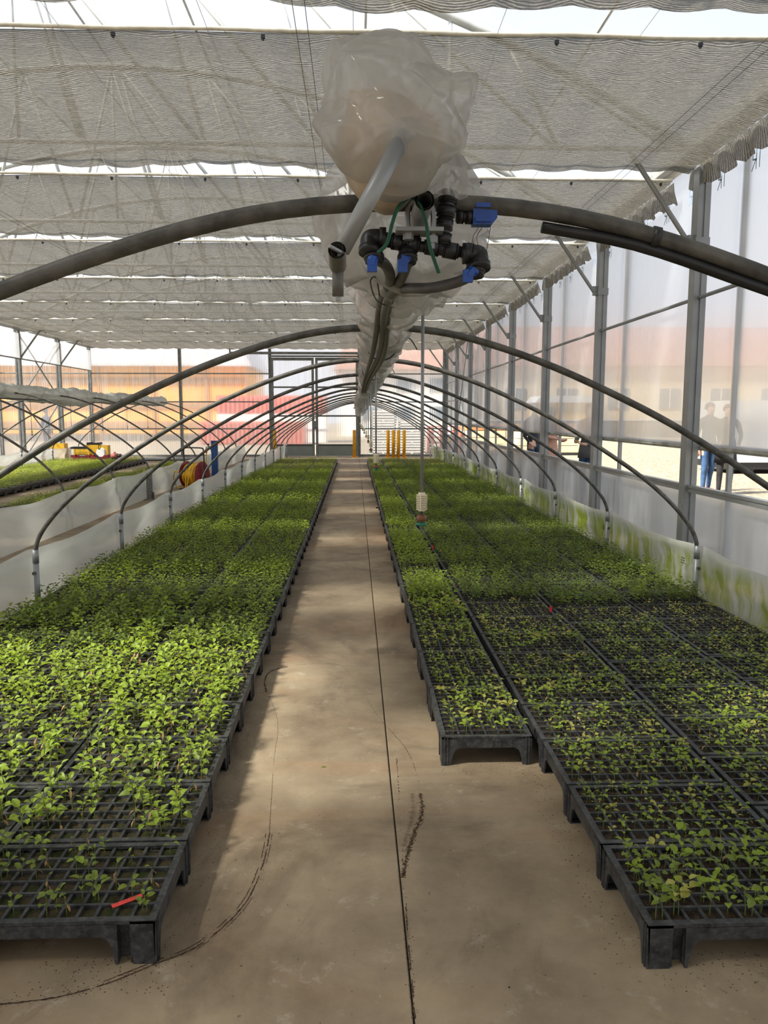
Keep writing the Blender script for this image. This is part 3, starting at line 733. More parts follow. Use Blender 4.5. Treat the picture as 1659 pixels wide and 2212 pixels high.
def tray_leg(sx, sy):
    m_ = MB(); a, b_ = A_, -B_
    # corner block front
    m_.prism([(a-.064,0),(a-.006,0),(a,.127),(a-.07,.127)], 1, b_, b_+.008)
    # slot back and cheeks
    m_.box(a-.107, a-.068, b_+.030, b_+.034, .004, .118); m_.box(a-.072, a-.068, b_+.006, b_+.034, .0, .12); m_.box(a-.109, a-.105, b_+.002, b_+.034, .0, .12)
    # tapered inner cheek with the fillet into the front skirt
    m_.prism([(a-.105,0),(a-.113,0),(a-.123,.055),(a-.132,.072),(a-.150,.082),(a-.150,.120),(a-.105,.120)], 1, b_, b_+.005)
    # side face with the fillet into the side skirt
    m_.prism([(b_+.0,0),(b_+.038,0),(b_+.050,.05),(b_+.058,.068),(b_+.075,.078),(b_+.075,.120),(b_,.127)], 0, a-.006, a)
    for y in (b_+.010, b_+.022): m_.prism([(y,.0),(y+.006,.0),(y+.006,.124),(y,.124)], 0, a, a+.0035)
    m_.box(a-.064, a-.006, b_+.004, b_+.038, 0, .004)
    vs = [(p[0]*sx, p[1]*(-sy), p[2]) for p in m_.v]
    m_.v = vs
    return m_.mesh('leg', M['blackplastic'])
def tray_soil(seed, mat):
    m_ = MB(); ix, iy = A_-.021, B_-.021
    def fn(u, v):
        x, y = -ix+2*ix*u, -iy+2*iy*v
        return (x, y,   .1165+.007*noise.noise(Vector((x*30, y*30, seed*5))))
    return m_.grid(fn, 44, 24).mesh('soil', mat, True)
GRID = tray_grid()
LEGS = [tray_leg(sx, sy) for sx in (-1, 1) for sy in (-1, 1)]
SOILS = [tray_soil(i, M['soil']) for i in range(2)]
MOSS = [tray_soil(i+4, M['moss']) for i in range(2)]
# bed layout: (bed, column, x centre, y centre, rotated)
trays = []
for c in range(3):
    for r_ in range(55): trays.append(('L', c, -.552-TL/2-.605*c, 1.968+TD/2+.4015*r_, 0))
for r_ in range(35): trays.append(('R', 0, .367+TD/2, 3.137+TL/2+.602*r_, 1))
for c in range(3):
    for r_ in range(55): trays.append(('R', c+1, .787+TL/2+.613*c, (1.895 if c == 0 else 1.72 if c == 1 else 1.80)+TD/2+.4015*r_, 0))
for c in range(4):
    for r_ in range(28): trays.append(('N', c, -6.5-TL/2-.605*c, 12.9+TD/2+.4015*r_, 0))
for c in range(2):
    for r_ in range(27): trays.append(('M', c, -4.15-TL/2-.605*c, 11.4+TD/2+.4015*r_, 0))
def inframe(P, mg=60):
    x, y, z = pix(P); return z > .3 and -mg < x < IW+mg and -mg < y < IH+mg
def vis(t_):
    ex = TD/2 if t_[4] else TL/2
    return any(inframe((t_[2]+dx, t_[3], .13), 420) for dx in (-ex, 0, ex))
trays = [t_ for t_ in trays if vis(t_)]
trays.sort(key=lambda t_: math.hypot(t_[2], t_[3]) + (6 if t_[0] in 'NM' else 0) + (0 if any(inframe((t_[2]+q*TL/2, t_[3], .13), 20) for q in (-1, 0, 1)) else 40))
GROUPS = {'L': 'trays of the bed beside the white skirt', 'R': 'trays of the bed beside the algae skirt', 'N': 'trays of the neighbouring tunnel', 'M': 'trays of the neighbouring tunnel'}
def tray_label(t_, i):
    bed, c, x, y, rot = t_
    if bed == 'L':
        if c == 0 and y < 2.3: return 'black cell tray at the aisle corner holding the red tag and few seedlings'
        if y < 3.4: return 'black cell tray with sparse seedlings and dry leaves near the red tag'
        if y < 5: return 'black cell tray of sunlit green seedlings along the white skirt bed'
        return 'black cell tray hidden under dense seedlings in the white skirt bed'
    if bed == 'R':
        if rot and y < 3.6: return 'black cell tray turned lengthwise, end of the single row beside the aisle'
        if rot: return 'black cell tray turned lengthwise in the single row beside the aisle'
        if c == 1 and y < 2.2: return 'black cell tray with dark soil at the aisle corner of the algae skirt bed'
        if y < 5.5: return 'black cell tray with small pale seedlings in dark soil, algae skirt bed'
        return 'black cell tray hidden under dense seedlings in the algae skirt bed'
    return 'black cell tray of seedlings in the neighbouring tunnel'
solo, rest = trays[:300], trays[300:]
for i, t_ in enumerate(solo):
    bed, c, x, y, rot = t_
    jit = RNG.uniform(-.008, .008)
    t = thing('seedling_tray', tray_label(t_, i), 'tray', (x, y, 0), (math.pi/2 if rot else 0)+jit, GROUPS[bed])
    link('cell_grid', GRID, t)
    for lg in LEGS: link('leg', lg, t)
    link('soil', RNG.choice(MOSS if bed == 'L' and y < 6 else SOILS), t)
# simple mesh of the farther trays
m_ = MB()
for bed, c, x, y, rot in rest:
    a, b_ = (TD/2, TL/2) if rot else (TL/2, TD/2)
    m_.box(x-a, x+a, y-b_, y-b_+.02, .085, .13); m_.box(x-a, x+a, y+b_-.02, y+b_, .085, .13); m_.box(x-a, x-a+.02, y-b_+.02, y+b_-.02, .085, .13); m_.box(x+a-.02, x+a, y-b_+.02, y+b_-.02, .085, .13)
    m_.box(x-a+.02, x+a-.02, y-b_+.02, y+b_-.02, .04, .115)
    for sx in (-1, 1):
        for sy in (-1, 1): m_.box(min(x+sx*a, x+sx*(a-.06)), max(x+sx*a, x+sx*(a-.06)), min(y+sy*b_, y+sy*(b_-.05)), max(y+sy*b_, y+sy*(b_-.05)), 0, .09)
tag(m_.build('seedling_trays', M['blackplastic']), 'rows of black cell trays at the far end of the beds', 'trays', kind='stuff')

# ================================================================== SEEDLINGS
def leaf_geo(L, w_, lod, rs):
    """leaf along +x from origin, z up"""
    if lod == 0:
        d1, d2 = rs.uniform(.02,.10)*L, rs.uniform(.05,.28)*L; fo = rs.uniform(.10,.30)*w_
        zt = lambda t: d1*math.sin(math.pi*t)-d2*t*t
        v = [(0,0,0),(.22*L,0,zt(.22)),(.5*L,0,zt(.5)),(.8*L,0,zt(.8)),(L,0,zt(1))]
        for sg in (1, -1):
            v += [(.10*L,sg*.30*w_,zt(.1)+fo*.6),(.36*L,sg*.50*w_,zt(.36)+fo),(.66*L,sg*.42*w_,zt(.66)+fo*.8),(.88*L,sg*.20*w_,zt(.88)+fo*.35)]
        f = [(0,1,5),(1,6,5),(1,2,6),(2,7,6),(2,3,7),(3,8,7),(3,4,8),(0,9,1),(1,9,10),(1,10,2),(2,10,11),(2,11,3),(3,11,12),(3,12,4)]
    else:
        fo = .2*w_
        v = [(0,0,0),(.42*L,.5*w_,fo),(L,0,-.12*L),(.42*L,-.5*w_,fo)]
        f = [(0,2,1),(0,3,2)]
    return v, f
def rotm(az, pitch, roll):
    return Matrix.Rotation(az, 3, 'Z') @ Matrix.Rotation(-pitch, 3, 'Y') @ Matrix.Rotation(roll, 3, 'X')
def plant(kind, lod, seed):
    """list of (part, verts, faces, class) with height about 1; class 0 stem 1 leaf 2 dry"""
    rs = random.Random(seed*31+7); out = []
    lx, ly = rs.uniform(-.13,.13), rs.uniform(-.13,.13)
    top = 1.0; pt = lambda t: Vector((lx*t*t, ly*t*t, t*top))
    if lod == 0: mb = MB().tube([pt(0), pt(.4), pt(.75), pt(1)], [.022,.019,.015,.010], 4)
    else:
        mb = MB(); p1 = pt(1); mb.add([(-.02,0,0),(.02,0,0),(p1.x,p1.y,p1.z)], [(0,1,2)])
    fs = []
    for f in mb.f:
        for q in range(1, len(f)-1): fs.append((f[0], f[q], f[q+1]))
    out.append(('stem', mb.v, fs, 0))
    nl = {'small': rs.randint(4,5), 'full': rs.randint(7,9), 'lush': rs.randint(9,12), 'dry': rs.randint(3,5)}[kind]
    if lod == 2: nl = max(4, int(nl*.7))
    az = rs.uniform(0, 6.28)
    for i in range(nl):
        u = i/max(1, nl-1)
        t_ = {'small': .62+.38*u, 'full': .40+.60*u, 'lush': .30+.70*u, 'dry': .35+.65*u}[kind]
        az += 2.4 if kind != 'small' else 1.9; a = az+rs.uniform(-.3,.3)
        Ls = {'small': .36, 'full': .32, 'lush': .32, 'dry': .30}[kind]*rs.uniform(.75,1.25)*(1.0-.25*u*(kind != 'small'))
        if lod == 2: Ls *= 1.2
        w_ = Ls*rs.uniform(.62,.82)
        dry = (kind == 'dry' and i < nl-1 and rs.random() < .75) or (kind != 'dry' and i == 0 and rs.random() < .22)
        v, f = leaf_geo(Ls, w_*(.45 if dry else 1), lod, rs)
        pit = rs.uniform(-.15,.55)+.35*(u > .85) if not dry else rs.uniform(-1.35,-.5)
        R_ = rotm(a, pit, rs.uniform(-.35,.35)); pet = Ls*rs.uniform(.25,.55) if lod < 2 else Ls*.3
        base = pt(t_)+rotm(a, .5 if not dry else -.7, 0) @ Vector((pet, 0, 0))
        vv = [tuple(base+R_ @ Vector(p)) for p in v]; ff = list(f)
        if lod == 0:
            k = len(vv); b0 = pt(t_); sd_ = Vector((-math.sin(a), math.cos(a), 0))*.010
            vv += [tuple(b0-sd_), tuple(b0+sd_), tuple(base+sd_*.7), tuple(base-sd_*.7)]; ff += [(k,k+1,k+2),(k,k+2,k+3)]
        out.append(('leaf', vv, ff, 2 if dry else 1))
    return out
NV = 10
PL = {(k, l): [plant(k, l, 100*ki+v) for v in range(NV)] for ki, k in enumerate(('small','full','lush','dry')) for l in (0,1,2)}
LEAFM = ['leaf_a','leaf_b','leaf_c','leaf_d']
def cells(t_):
    bed, c, x, y, rot = t_; ix, iy = A_-.02, B_-.02
    for i in range(11):
        for j in range(6):
            u, v = -ix+2*ix*(i+.5)/11, -iy+2*iy*(j+.5)/6
            yield (x-v, y+u) if rot else (x+u, y+v)
plants = []   # x y height kind mat lodkey variant rot
rs = random.Random(11)
for t_ in trays:
    bed, c, tx, ty, rot = t_
    th = rs.uniform(.85, 1.15)
    for (x, y) in cells(t_):
        n_ = noise.noise(Vector((x*1.3, y*1.3, 3.1)))
        if bed == 'L':
            if ty < 2.35 and c == 0: pr, h, kd, mt = .38, .066, ('dry' if rs.random() < .45 else 'small'), rs.choice([0,1,1])
            elif ty < 2.75: pr, h, kd, mt = .46, .088, ('dry' if rs.random() < .33 else 'full'), rs.choice([0,0,1])
            elif ty < 3.5: pr, h, kd, mt = .66, .098, ('dry' if rs.random() < .2 else 'full'), rs.choice([0,0,0,1])
            elif ty < 4.4: pr, h, kd, mt = .82, .098, ('dry' if rs.random() < .14 else 'full'), rs.choice([0,0,0,1])
            elif ty < 19: pr, h, kd, mt = .84, .10, ('lush' if rs.random() < .4 else 'full'), rs.choice([1,1,2,2,0])
            else: pr, h, kd, mt = .85, .07, 'full', rs.choice([3,1,1])
        elif bed == 'R':
            dense = ty > (5.35 if c == 0 else 5.45)
            if not dense:
                pr, h, kd, mt = .92, .058, ('dry' if rs.random() < .06 else 'small'), rs.choice([0,0,1,1,3])
                if c >= 1 and 4.75 < ty: pr, h, kd, mt = .85, .052, ('dry' if rs.random() < .45 else 'small'), rs.choice([3,3,0])
                if c == 0: pr = .9; h = .062
            elif ty < 20: pr, h, kd, mt = .88, .098, ('lush' if rs.random() < .5 else 'full'), rs.choice([1,2,1,2,2])
            else: pr, h, kd, mt = .85, .065, 'full', rs.choice([3,1,1])
            if c == 0 and dense and ty < 14: mt = rs.choice([0,1,1])
            if dense and ty < 12 and int(ty*1.7+c*2.3) % 5 == 0: h *= .75
        else: pr, h, kd, mt = .95, .09, 'full', rs.choice([1,1,0,3])
        h *= th*(1+.25*n_)*rs.uniform(.75,1.2)
        if rs.random() > pr: continue
        for rep in range(2 if (kd in ('small',) and rs.random() < .35) else 1):
            px_, py_ = x+rs.uniform(-.012,.012), y+rs.uniform(-.012,.012)
            plants.append((px_, py_, h, kd, mt, bed, c, rs.randrange(NV), rs.uniform(0,6.28)))
plants = [p for p in plants if not (p[0] < -7.0 and p[1] > 23.2)]
plants = [p for p in plants if inframe((p[0], p[1], .18), 450)]
plants.sort(key=lambda p: (p[0]**2+p[1]**2)/max(.03, p[2])**.3 if inframe((p[0], p[1], .15), 0) else 1e3+p[0]**2+p[1]**2)
cache = {}
def parts_of(kd, v, mt):
    key = (kd, v, mt)
    if key not in cache:
        L = []
        for nm, vs, fs, cl in PL[(kd, 0)][v]:
            me = bpy.data.meshes.new(nm); me.from_pydata([tuple(q) for q in vs], [], fs)
            me.materials.append(M['stem'] if cl == 0 else M['leaf_dry'] if cl == 2 else M[LEAFM[mt]]); L.append((nm, me))
        cache[key] = L
    return cache[key]
def seed_label(p):
    x, y, h, kd, mt, bed, c = p[:7]
    if bed == 'L':
        if kd == 'dry': return 'withered seedling with dry brown leaves in the trays near the red tag'
        if y < 2.36 and c == 0: return 'small green seedling growing in the tray with the red tag'
        return 'bright green leafy seedling in the sparse trays behind the red tag'
    if kd == 'dry': return 'half withered tiny seedling in dark soil of the algae skirt bed'
    if c == 0: return 'small seedling in the lengthwise tray row beside the aisle'
    return 'small pale green seedling in dark soil at the front of the algae skirt bed'
for p in plants[:300]:
    x, y, h, kd, mt, bed, c, v, rz = p
    t = thing('seedling', seed_label(p), 'seedling', (x, y, .112), rz, 'young seedlings in the front trays')
    t.scale = (h, h, h)
    for nm, me in parts_of(kd, v, mt): link(nm, me, t)
# everything farther: one mesh
VV, FF, MM, base = [], [], [], 0
from collections import defaultdict
bk = defaultdict(list)
for p in plants[300:]:
    d = math.hypot(p[0], p[1]); lod = 0 if d < 6.0 else 1 if d < 12 else 2
    bk[(p[3], lod, p[7])].append(p)
for (kd, lod, v), L in bk.items():
    tv, tf, tcn_ = [], [], []
    for nm, vs, fs, cl in PL[(kd, lod)][v]:
        o_ = len(tv); tv += [tuple(q) for q in vs]; tf += [tuple(o_+i for i in f) for f in fs]; tcn_ += [cl]*len(fs)
    tv = np.array(tv); tf = np.array(tf); tcn_ = np.array(tcn_)
    A = np.array([(p[0], p[1], p[2], p[4], p[8]) for p in L]); k = len(L); nv_ = len(tv)
    c_, s_ = np.cos(A[:,4])[:,None], np.sin(A[:,4])[:,None]
    X = (tv[None,:,0]*c_-tv[None,:,1]*s_)*A[:,2:3]+A[:,0:1]; Y = (tv[None,:,0]*s_+tv[None,:,1]*c_)*A[:,2:3]+A[:,1:2]; Z = tv[None,:,2]*A[:,2:3]+.112
    VV.append(np.stack([X,Y,Z], -1).reshape(-1,3))
    FF.append((tf[None]+(np.arange(k)*nv_)[:,None,None]+base).reshape(-1,3)); base += k*nv_
    mi = np.where(tcn_[None]==0, 0, np.where(tcn_[None]==2, 5, A[:,3:4].astype(int)+1)); MM.append(mi.reshape(-1))
VV = np.concatenate(VV); FF = np.concatenate(FF); MM = np.concatenate(MM)
me = bpy.data.meshes.new('seedlings')
me.vertices.add(len(VV)); me.vertices.foreach_set('co', VV.astype(np.float32).ravel())
me.loops.add(len(FF)*3); me.loops.foreach_set('vertex_index', FF.astype(np.int32).ravel())
me.polygons.add(len(FF)); me.polygons.foreach_set('loop_start', np.arange(0, len(FF)*3, 3, dtype=np.int32))
for k in ['stem']+LEAFM+['leaf_dry']: me.materials.append(M[k])
me.polygons.foreach_set('material_index', MM.astype(np.int32)); me.update(calc_edges=True)
tag(link('seedlings', me), 'dense green seedlings filling the trays of all the beds', 'seedlings', kind='stuff')
print('plants', len(plants), 'tris', len(FF), 'trays', len(trays))

# ================================================================== RIDGE EQUIPMENT
V3 = lambda a: Vector(tuple(map(float, a)))
def PXY(x, y, Y): return V3(onY(x, y, Y))
m_ = MB(); m_.tube([(CX1, 1.36, 1.862), (CX1, HY[12], 1.862)], .017, 12, cap=False); m_.tube([(CX1, 1.36, 1.862), (CX1, HY[12], 1.862)], .0135, 12, cap=False)
rp_ = thing('ridge_pipe', 'long straight ridge pipe with an open end under the wrapped bundle', 'pipe', (CX1, 1.36, 1.862))
rel(m_.build('pipe', M['galv'], rp_, True), rp_)
m_ = MB(); m_.box(CX1-.045, CX1+.04, 1.42, 1.47, 1.826, 1.833); m_.tube(spline([(CX1-.022,1.445,1.83),(CX1-.022,1.445,1.87),(CX1,1.445,1.887),(CX1+.022,1.445,1.87),(CX1+.022,1.445,1.80)], 4), .005, 6)
m_.tube([(CX1+.022,1.445,1.81),(CX1+.022,1.445,1.822)], .010, 6); m_.tube([(CX1-.022,1.445,1.815),(CX1-.022,1.445,1.826)], .010, 6)
rel(m_.build('pipe_clamp', M['galv'], rp_), rp_)

# ---- crumpled bag at the end
def crumple(p, amp, k):
    a = noise.noise(p*k); b_ = noise.noise(p*k*2.3+Vector((5,3,1))); c_ = noise.noise(p*k*.5+Vector((1,7,2)))
    return amp*((.5-abs(a))*1.1+(.4-abs(b_))*.5+c_*.5)
OUT = [(706,58),(770,53),(840,60),(900,75),(950,110),(985,148),(1038,158),(1042,215),(1030,290),(1018,340),(965,352),(935,395),(890,425),(830,430),(770,400),(735,375),(695,320),(669,270),(680,205),(690,170),(695,110)]
def resample(P, n):
    P = [Vector(p) for p in P]+[Vector(P[0])]; L = [0]
    for a, b_ in zip(P[:-1], P[1:]): L.append(L[-1]+(b_-a).length)
    out = []; j = 0
    for i in range(n):
        s_ = L[-1]*i/n
        while L[j+1] < s_: j += 1
        out.append(P[j].lerp(P[j+1], (s_-L[j])/(L[j+1]-L[j])))
    return out
RO = resample(OUT, 150)
BP = 1.25
BC = PXY(858, 245, BP); BR = PXY(874, 296, 1.2)
KEY = [(1.165,.02,-.02),(1.170,.16,-.018),(1.178,.32,-.015),(1.188,.48,-.012),(1.205,.64,-.008),(1.230,.79,-.004),(1.262,.90,0),(1.30,.97,0),(1.34,1.0,0),(1.38,1.0,.0),(1.43,.985,.004),(1.48,.95,.01),(1.53,.88,.018),(1.58,.76,.02),(1.63,.6,.02),(1.68,.42,.01)]
def facets(p, k, st):
    """folds with sharp creases between flat cells, stretched away from the crank"""
    q = Vector((p.x*.9+p.z*.5, p.y*.9, p.z*1.1-p.x*.4))
    F, _ = noise.voronoi(q*k*.62+Vector((2.7, 1.3, 4.4))); G, _ = noise.voronoi(q*k*1.35+Vector((9, 2, 5)))
    return .75*min(.55, F[1]-F[0])+.30*min(.5, G[1]-G[0])-.20
secs = []
for i in range(53):
    u = i/52*(len(KEY)-1); j = min(int(u), len(KEY)-2); f_ = u-j
    Yb, sc_, shz = [KEY[j][q]*(1-f_)+KEY[j+1][q]*f_ for q in range(3)]
    if Yb > 1.25: shz = max(shz, 0)+.33*(Yb-1.25)
    ring = []
    for q in RO:
        P = PXY(q.x, q.y, BP); d = P-BC; d.y = 0
        cq = Vector((BC.x, Yb, BC.z+shz)).lerp(Vector((BR.x, Yb, BR.z)), max(0, 1-sc_/.9)) if Yb < 1.27 else Vector((BC.x, Yb, BC.z+shz))
        p = cq+d*sc_
        nrm = Vector((d.x*sc_, (Yb-1.30)*.9, d.z*sc_)); nrm = nrm.normalized() if nrm.length > 1e-6 else Vector((0,-1,0))
        p += nrm*(.075*facets(p, 9.0, 1.0)*min(1, .25+sc_)+crumple(p, .010, 9.0)-.008)
        ring.append(p)
    secs.append(ring)
bg = thing('plastic_bag', 'big crumpled translucent plastic bag wrapped around the end of the ridge roll', 'plastic bag', (BC.x, 1.36, BC.z))
m_ = MB(); m_.loft(secs); rel(m_.build('bag_film', M['wrap'], bg, True), bg)
# what it wraps: a dull inner bundle
secs = []
for Yb, sc_ in [(1.25,.05),(1.262,.3),(1.29,.52),(1.33,.64),(1.40,.66),(1.48,.6),(1.55,.4),(1.6,.1)]:
    secs.append([Vector((BC.x-.005, Yb, BC.z-.015))+Vector((PXY(q.x, q.y, BP).x-BC.x, 0, PXY(q.x, q.y, BP).z-BC.z))*sc_*(1+.12*noise.noise(Vector((q.x*.01, q.y*.01, Yb*9)))) for q in RO[::3]])
m_ = MB(); m_.loft(secs); rel(m_.build('wrapped_core', pmat('dull_inner_wrap', srgb(190,172,150), .7, 0, .15, 9), bg, True), bg)
# lower neck of the bag that sags round the crank shaft
secs = []
for (x, y, r_, Yb) in [(880,262,16,1.185),(882,292,30,1.20),(884,330,36,1.215),(880,368,38,1.235),(868,405,36,1.27),(850,428,20,1.32)]:
    c_ = PXY(x, y, Yb); rr = r_*1.2*Yb/1661*1.02
    secs.append([c_+Vector((math.cos(a)*rr*(1+crumple(Vector((a*.4, y*.02, 1)), .5, 2.2)), -math.sin(a)*rr*.5, math.sin(a)*rr*.25)) for a in [2*math.pi*i/28 for i in range(28)]])
m_ = MB(); m_.loft(secs); rel(m_.build('bag_neck', M['wrap'], bg, True), bg)
# torn flap at its right
m_ = MB()
fl = [(930,380),(1000,345),(1012,362),(1010,420),(1000,425),(960,412),(905,425)]
def flp(u, v):
    a = PXY(905+105*u, 420-70*u**.7, 1.40); c_ = PXY(900+112*u, 432-10*u, 1.40)
    p = a.lerp(c_, v); p.y += .02*math.sin(u*9)+.015*noise.noise(Vector((u*5, v*4, 2))); return p
m_.grid(flp, 18, 8); rel(m_.build('torn_flap', M['wrap'], bg, True), bg)

# ---- rolled film along the ridge
CTR = [(1.60,872,450,116,76),(1.75,878,490,106,90),(1.95,886,530,84,80),(2.25,868,580,62,66),(2.6,846,630,40,46),(3.0,838,668,33,34),(3.5,832,712,30,26),(4.2,822,740,24,22),(5.0,815,768,21,19),(6.0,810,789,19,17),(8.0,802,818,15,14),(11,794,841,12,11),(15,787,858,10,10),(20,782,870,10,9),(24.5,780,876,9,10),(26.3,779,884,8,11)]
def film_roll(ctr, nseg, na, amp, k, seed):
    Ys = [c[0] for c in ctr]; W_ = []
    for Yc, x, y, rx, rz in ctr:
        P = PXY(x, y, Yc); W_.append((P.x, P.z, rx*Yc/1661*1.02, rz*Yc/1661*1.02))
    W_ = np.array(W_); secs = []
    for i in range(nseg+1):
        t_ = i/nseg; Yc = Ys[0]*(Ys[-1]/Ys[0])**t_
        a = [float(np.interp(Yc, Ys, W_[:,q])) for q in range(4)]; ring = []
        for j in range(na):
            an = 2*math.pi*j/na; d = Vector((math.cos(an)*a[2], 0, math.sin(an)*a[3]))
            p = Vector((a[0], Yc, a[1]))+d; p += d.normalized()*crumple(p+Vector((seed,0,0)), amp*max(a[2], .08), k)*1.3; p.y += .03*noise.noise(p*6)
            ring.append(p)
        secs.append(ring)
    return MB().loft(secs)
rf = thing('rolled_film', 'long crumpled roll of clear plastic film tied along the middle tunnel ridge', 'plastic film', (CX1, 1.6, 1.85))
rel(film_roll(CTR, 260, 40, .75, 10.0, 0).build('film', M['wrap'], rf, True), rf)
for i, Yc in enumerate(HY[1:8]):
    P = [Vector((CX1+.01+math.cos(a)*.075, Yc+.12+.01*math.sin(3*a), 1.835+math.sin(a)*.075)) for a in [2*math.pi*j/18 for j in range(18)]]
    m_ = MB(); m_.tube(P, .0035, 5, closed=True); rel(m_.build('strap', M['blackfit'], rf), rf)
    m_ = MB(); m_.tube(spline([P[1], P[1]+Vector((.06,0,.005)), P[1]+Vector((.10,0,-.05))], 4), .003, 5); rel(m_.build('strap_tail', M['blackfit'], rf), rf)
# neighbouring tunnel: whiter roll
nr = thing('rolled_film', 'white rolled film hanging along the ridge of the neighbouring tunnel', 'plastic film', (CX2, 8, 1.85))
secs = []
for i in range(130):
    Yc = 8.2+18.0*i/129; rr = .105*(1+.35*noise.noise(Vector((Yc*.9, 1, 4))))*(.55 if i in (0,129) else 1); ring = []
    for j in range(20):
        an = 2*math.pi*j/20; d = Vector((math.cos(an)*rr*1.15, 0, math.sin(an)*rr))
        p = Vector((CX2+.03*noise.noise(Vector((Yc, 7, 1))), Yc, 1.93+.02*math.sin(Yc*1.5)-.12*math.exp(-((Yc-17.6)/1.2)**2)*(math.sin(an) < 0)))+d
        p += d.normalized()*crumple(p, .075, 6.5); ring.append(p)
    secs.append(ring)
m_ = MB(); m_.loft(secs); rel(m_.build('film', M['skirt'], nr, True), nr)
m_ = MB(); m_.tube([(CX2, 9.9, 1.862), (CX2, 25.3, 1.862)], .016, 8); rel(m_.build('ridge_pipe', M['galv_dark'], nr, True), nr)

# ---- hand crank
ck = thing('hand_crank', 'galvanised crank with a hanging tube handle sticking out of the plastic bag', 'crank', PXY(735, 540, 1.16))
a0, a1 = PXY(875, 288, 1.180), PXY(738, 540, 1.16)
m_ = MB(); m_.tube([a0, a1], .0125, 14); rel(m_.build('crank_arm', M['galv'], ck, True), ck)
h0, h1, h2 = PXY(728, 540, 1.10), PXY(730, 574, 1.148), PXY(730, 640, 1.15)
m_ = MB(); m_.tube([h0, h1], .0125, 14, cap=False); m_.tube([h0, h1], .0095, 14, cap=False); m_.tube([h1, h1+(h2-h1)*.05], [.0125,.0085], 14); rel(m_.build('socket', M['galv_dark'], ck, True), ck)
m_ = MB(); m_.tube([h1, h2], .0083, 14); rel(m_.build('grip', M['galv_dark'], ck, True), ck)
m_ = MB(); m_.tube([h2, h2+Vector((0,0,-.006))], .0035, 8); m_.tube([h0+Vector((-.010,-.006,.004)), h0+Vector((.010,.006,-.004))], .0028, 6); m_.tube([PXY(734,552,1.13), PXY(734,552,1.118)], .004, 6); rel(m_.build('bolt', M['galv'], ck), ck)

# ---- valve manifold
mf = thing('valve_manifold', 'black irrigation manifold of pipe fittings with blue valve handles under the first hoop', 'manifold', PXY(900, 530, 1.5))
YM = 1.47
def fit(nm, mb, mat='blackfit', parent=None):
    o = mb.build(nm, M[mat], parent or mf, True)
    return o if parent else rel(o, mf)
def coupling(p, q, r_, rings=2):
    mb = MB(); mb.tube([p, q], r_*.80, 14)
    d = (q-p).normalized(); L = (q-p).length
    for i in range(rings):
        c_ = p+d*L*((i+.5)/rings); mb.tube([c_-d*L*.17, c_+d*L*.17], r_, 14); mb.tube([c_-d*L*.21, c_-d*L*.17], [r_*.85, r_*1.06], 14); mb.tube([c_+d*L*.17, c_+d*L*.21], [r_*1.06, r_*.85], 14)
    return mb
m0, m1, m2, m3 = PXY(795, 517, YM), PXY(850, 522, YM), PXY(905, 530, YM), PXY(1000, 545, YM)
fit('left_coupling', coupling(PXY(806,514,YM), PXY(838,518,YM), .0165, 1)); fit('middle_coupling', coupling(PXY(842,520,YM), PXY(908,529,YM), .0155, 2))
fit('tee', coupling(PXY(915,531,YM), PXY(992,545,YM), .0150, 2)); fit('right_coupling', coupling(PXY(997,541,YM), PXY(1030,548,YM), .0165, 1))
mb = MB(); mb.tube([m0, m3], .010, 12); fit('run_pipe', mb)
fit('riser', coupling(PXY(955,532,YM), PXY(962,470,YM), .0160, 2)); fit('riser_socket', coupling(PXY(962,472,YM), PXY(970,412,YM), .0175, 2))
def elbow(c_, d0, d1, r_):
    mb = MB(); mb.tube(spline([c_+d0*r_*1.7, c_+d0*r_*.6, c_+(d0+d1)*r_*.12, c_+d1*r_*.6, c_+d1*r_*1.7], 4), r_, 14)
    mb.tube([c_+d1*r_*1.2, c_+d1*r_*1.9], r_*1.18, 14); mb.tube([c_+d0*r_*1.2, c_+d0*r_*1.9], r_*1.18, 14); return mb
ex, ez = Vector((1,0,0)), Vector((0,-.35,-.94))
fit('elbow', elbow(PXY(797,514,YM), ex, ez, .0165)); fit('elbow', elbow(PXY(1036,548,YM), -ex, ez, .0165))
def valve(c_, hd, r_=.0165):
    mb = MB(); mb.tube([c_+Vector((0,.004,.016)), c_+Vector((0,-.004,-.018))], r_, 14); mb.tube([c_+Vector((0,-.002,-.004)), c_+Vector((0,-.004,-.012))], r_*1.15, 14)
    v = fit('valve', mb)
    mb = MB(); e_ = c_+hd; mb.tube([c_+Vector((0,-.014,-.012)), e_*.5+c_*.5+Vector((0,-.01,0)), e_], [.0075,.010,.008], 6)
    mb.cbox(tuple(e_), (.018,.012,.022)); h_ = mb.build('valve_handle', M['blue'], v); return v
valve(PXY(808,547,YM), Vector((-.004,-.02,-.026))); valve(PXY(880,548,YM), Vector((-.010,-.02,-.026))); valve(PXY(1026,577,YM), Vector((-.016,-.02,-.020)))
fit('side_coupling', coupling(PXY(985,468,YM+.05), PXY(1022,470,YM+.05), .013, 2))
mb = MB(); c_ = PXY(1045, 464, YM+.05)
hexp = [(-.022,-.020),(.014,-.020),(.024,-.008),(.024,.010),(.014,.020),(-.022,.024)]
mb.prism([(c_.x+a, c_.z+b_) for a, b_ in hexp], 1, c_.y-.012, c_.y+.014); mb.box(c_.x-.018, c_.x+.010, c_.y-.017, c_.y-.011, c_.z+.010, c_.z+.018); mb.box(c_.x-.018, c_.x+.010, c_.y-.017, c_.y-.011, c_.z-.016, c_.z-.008)
o_ = rel(mb.build('blue_valve_body', M['blue'], mf), mf); o_['label'] = 'bright blue angular valve body'
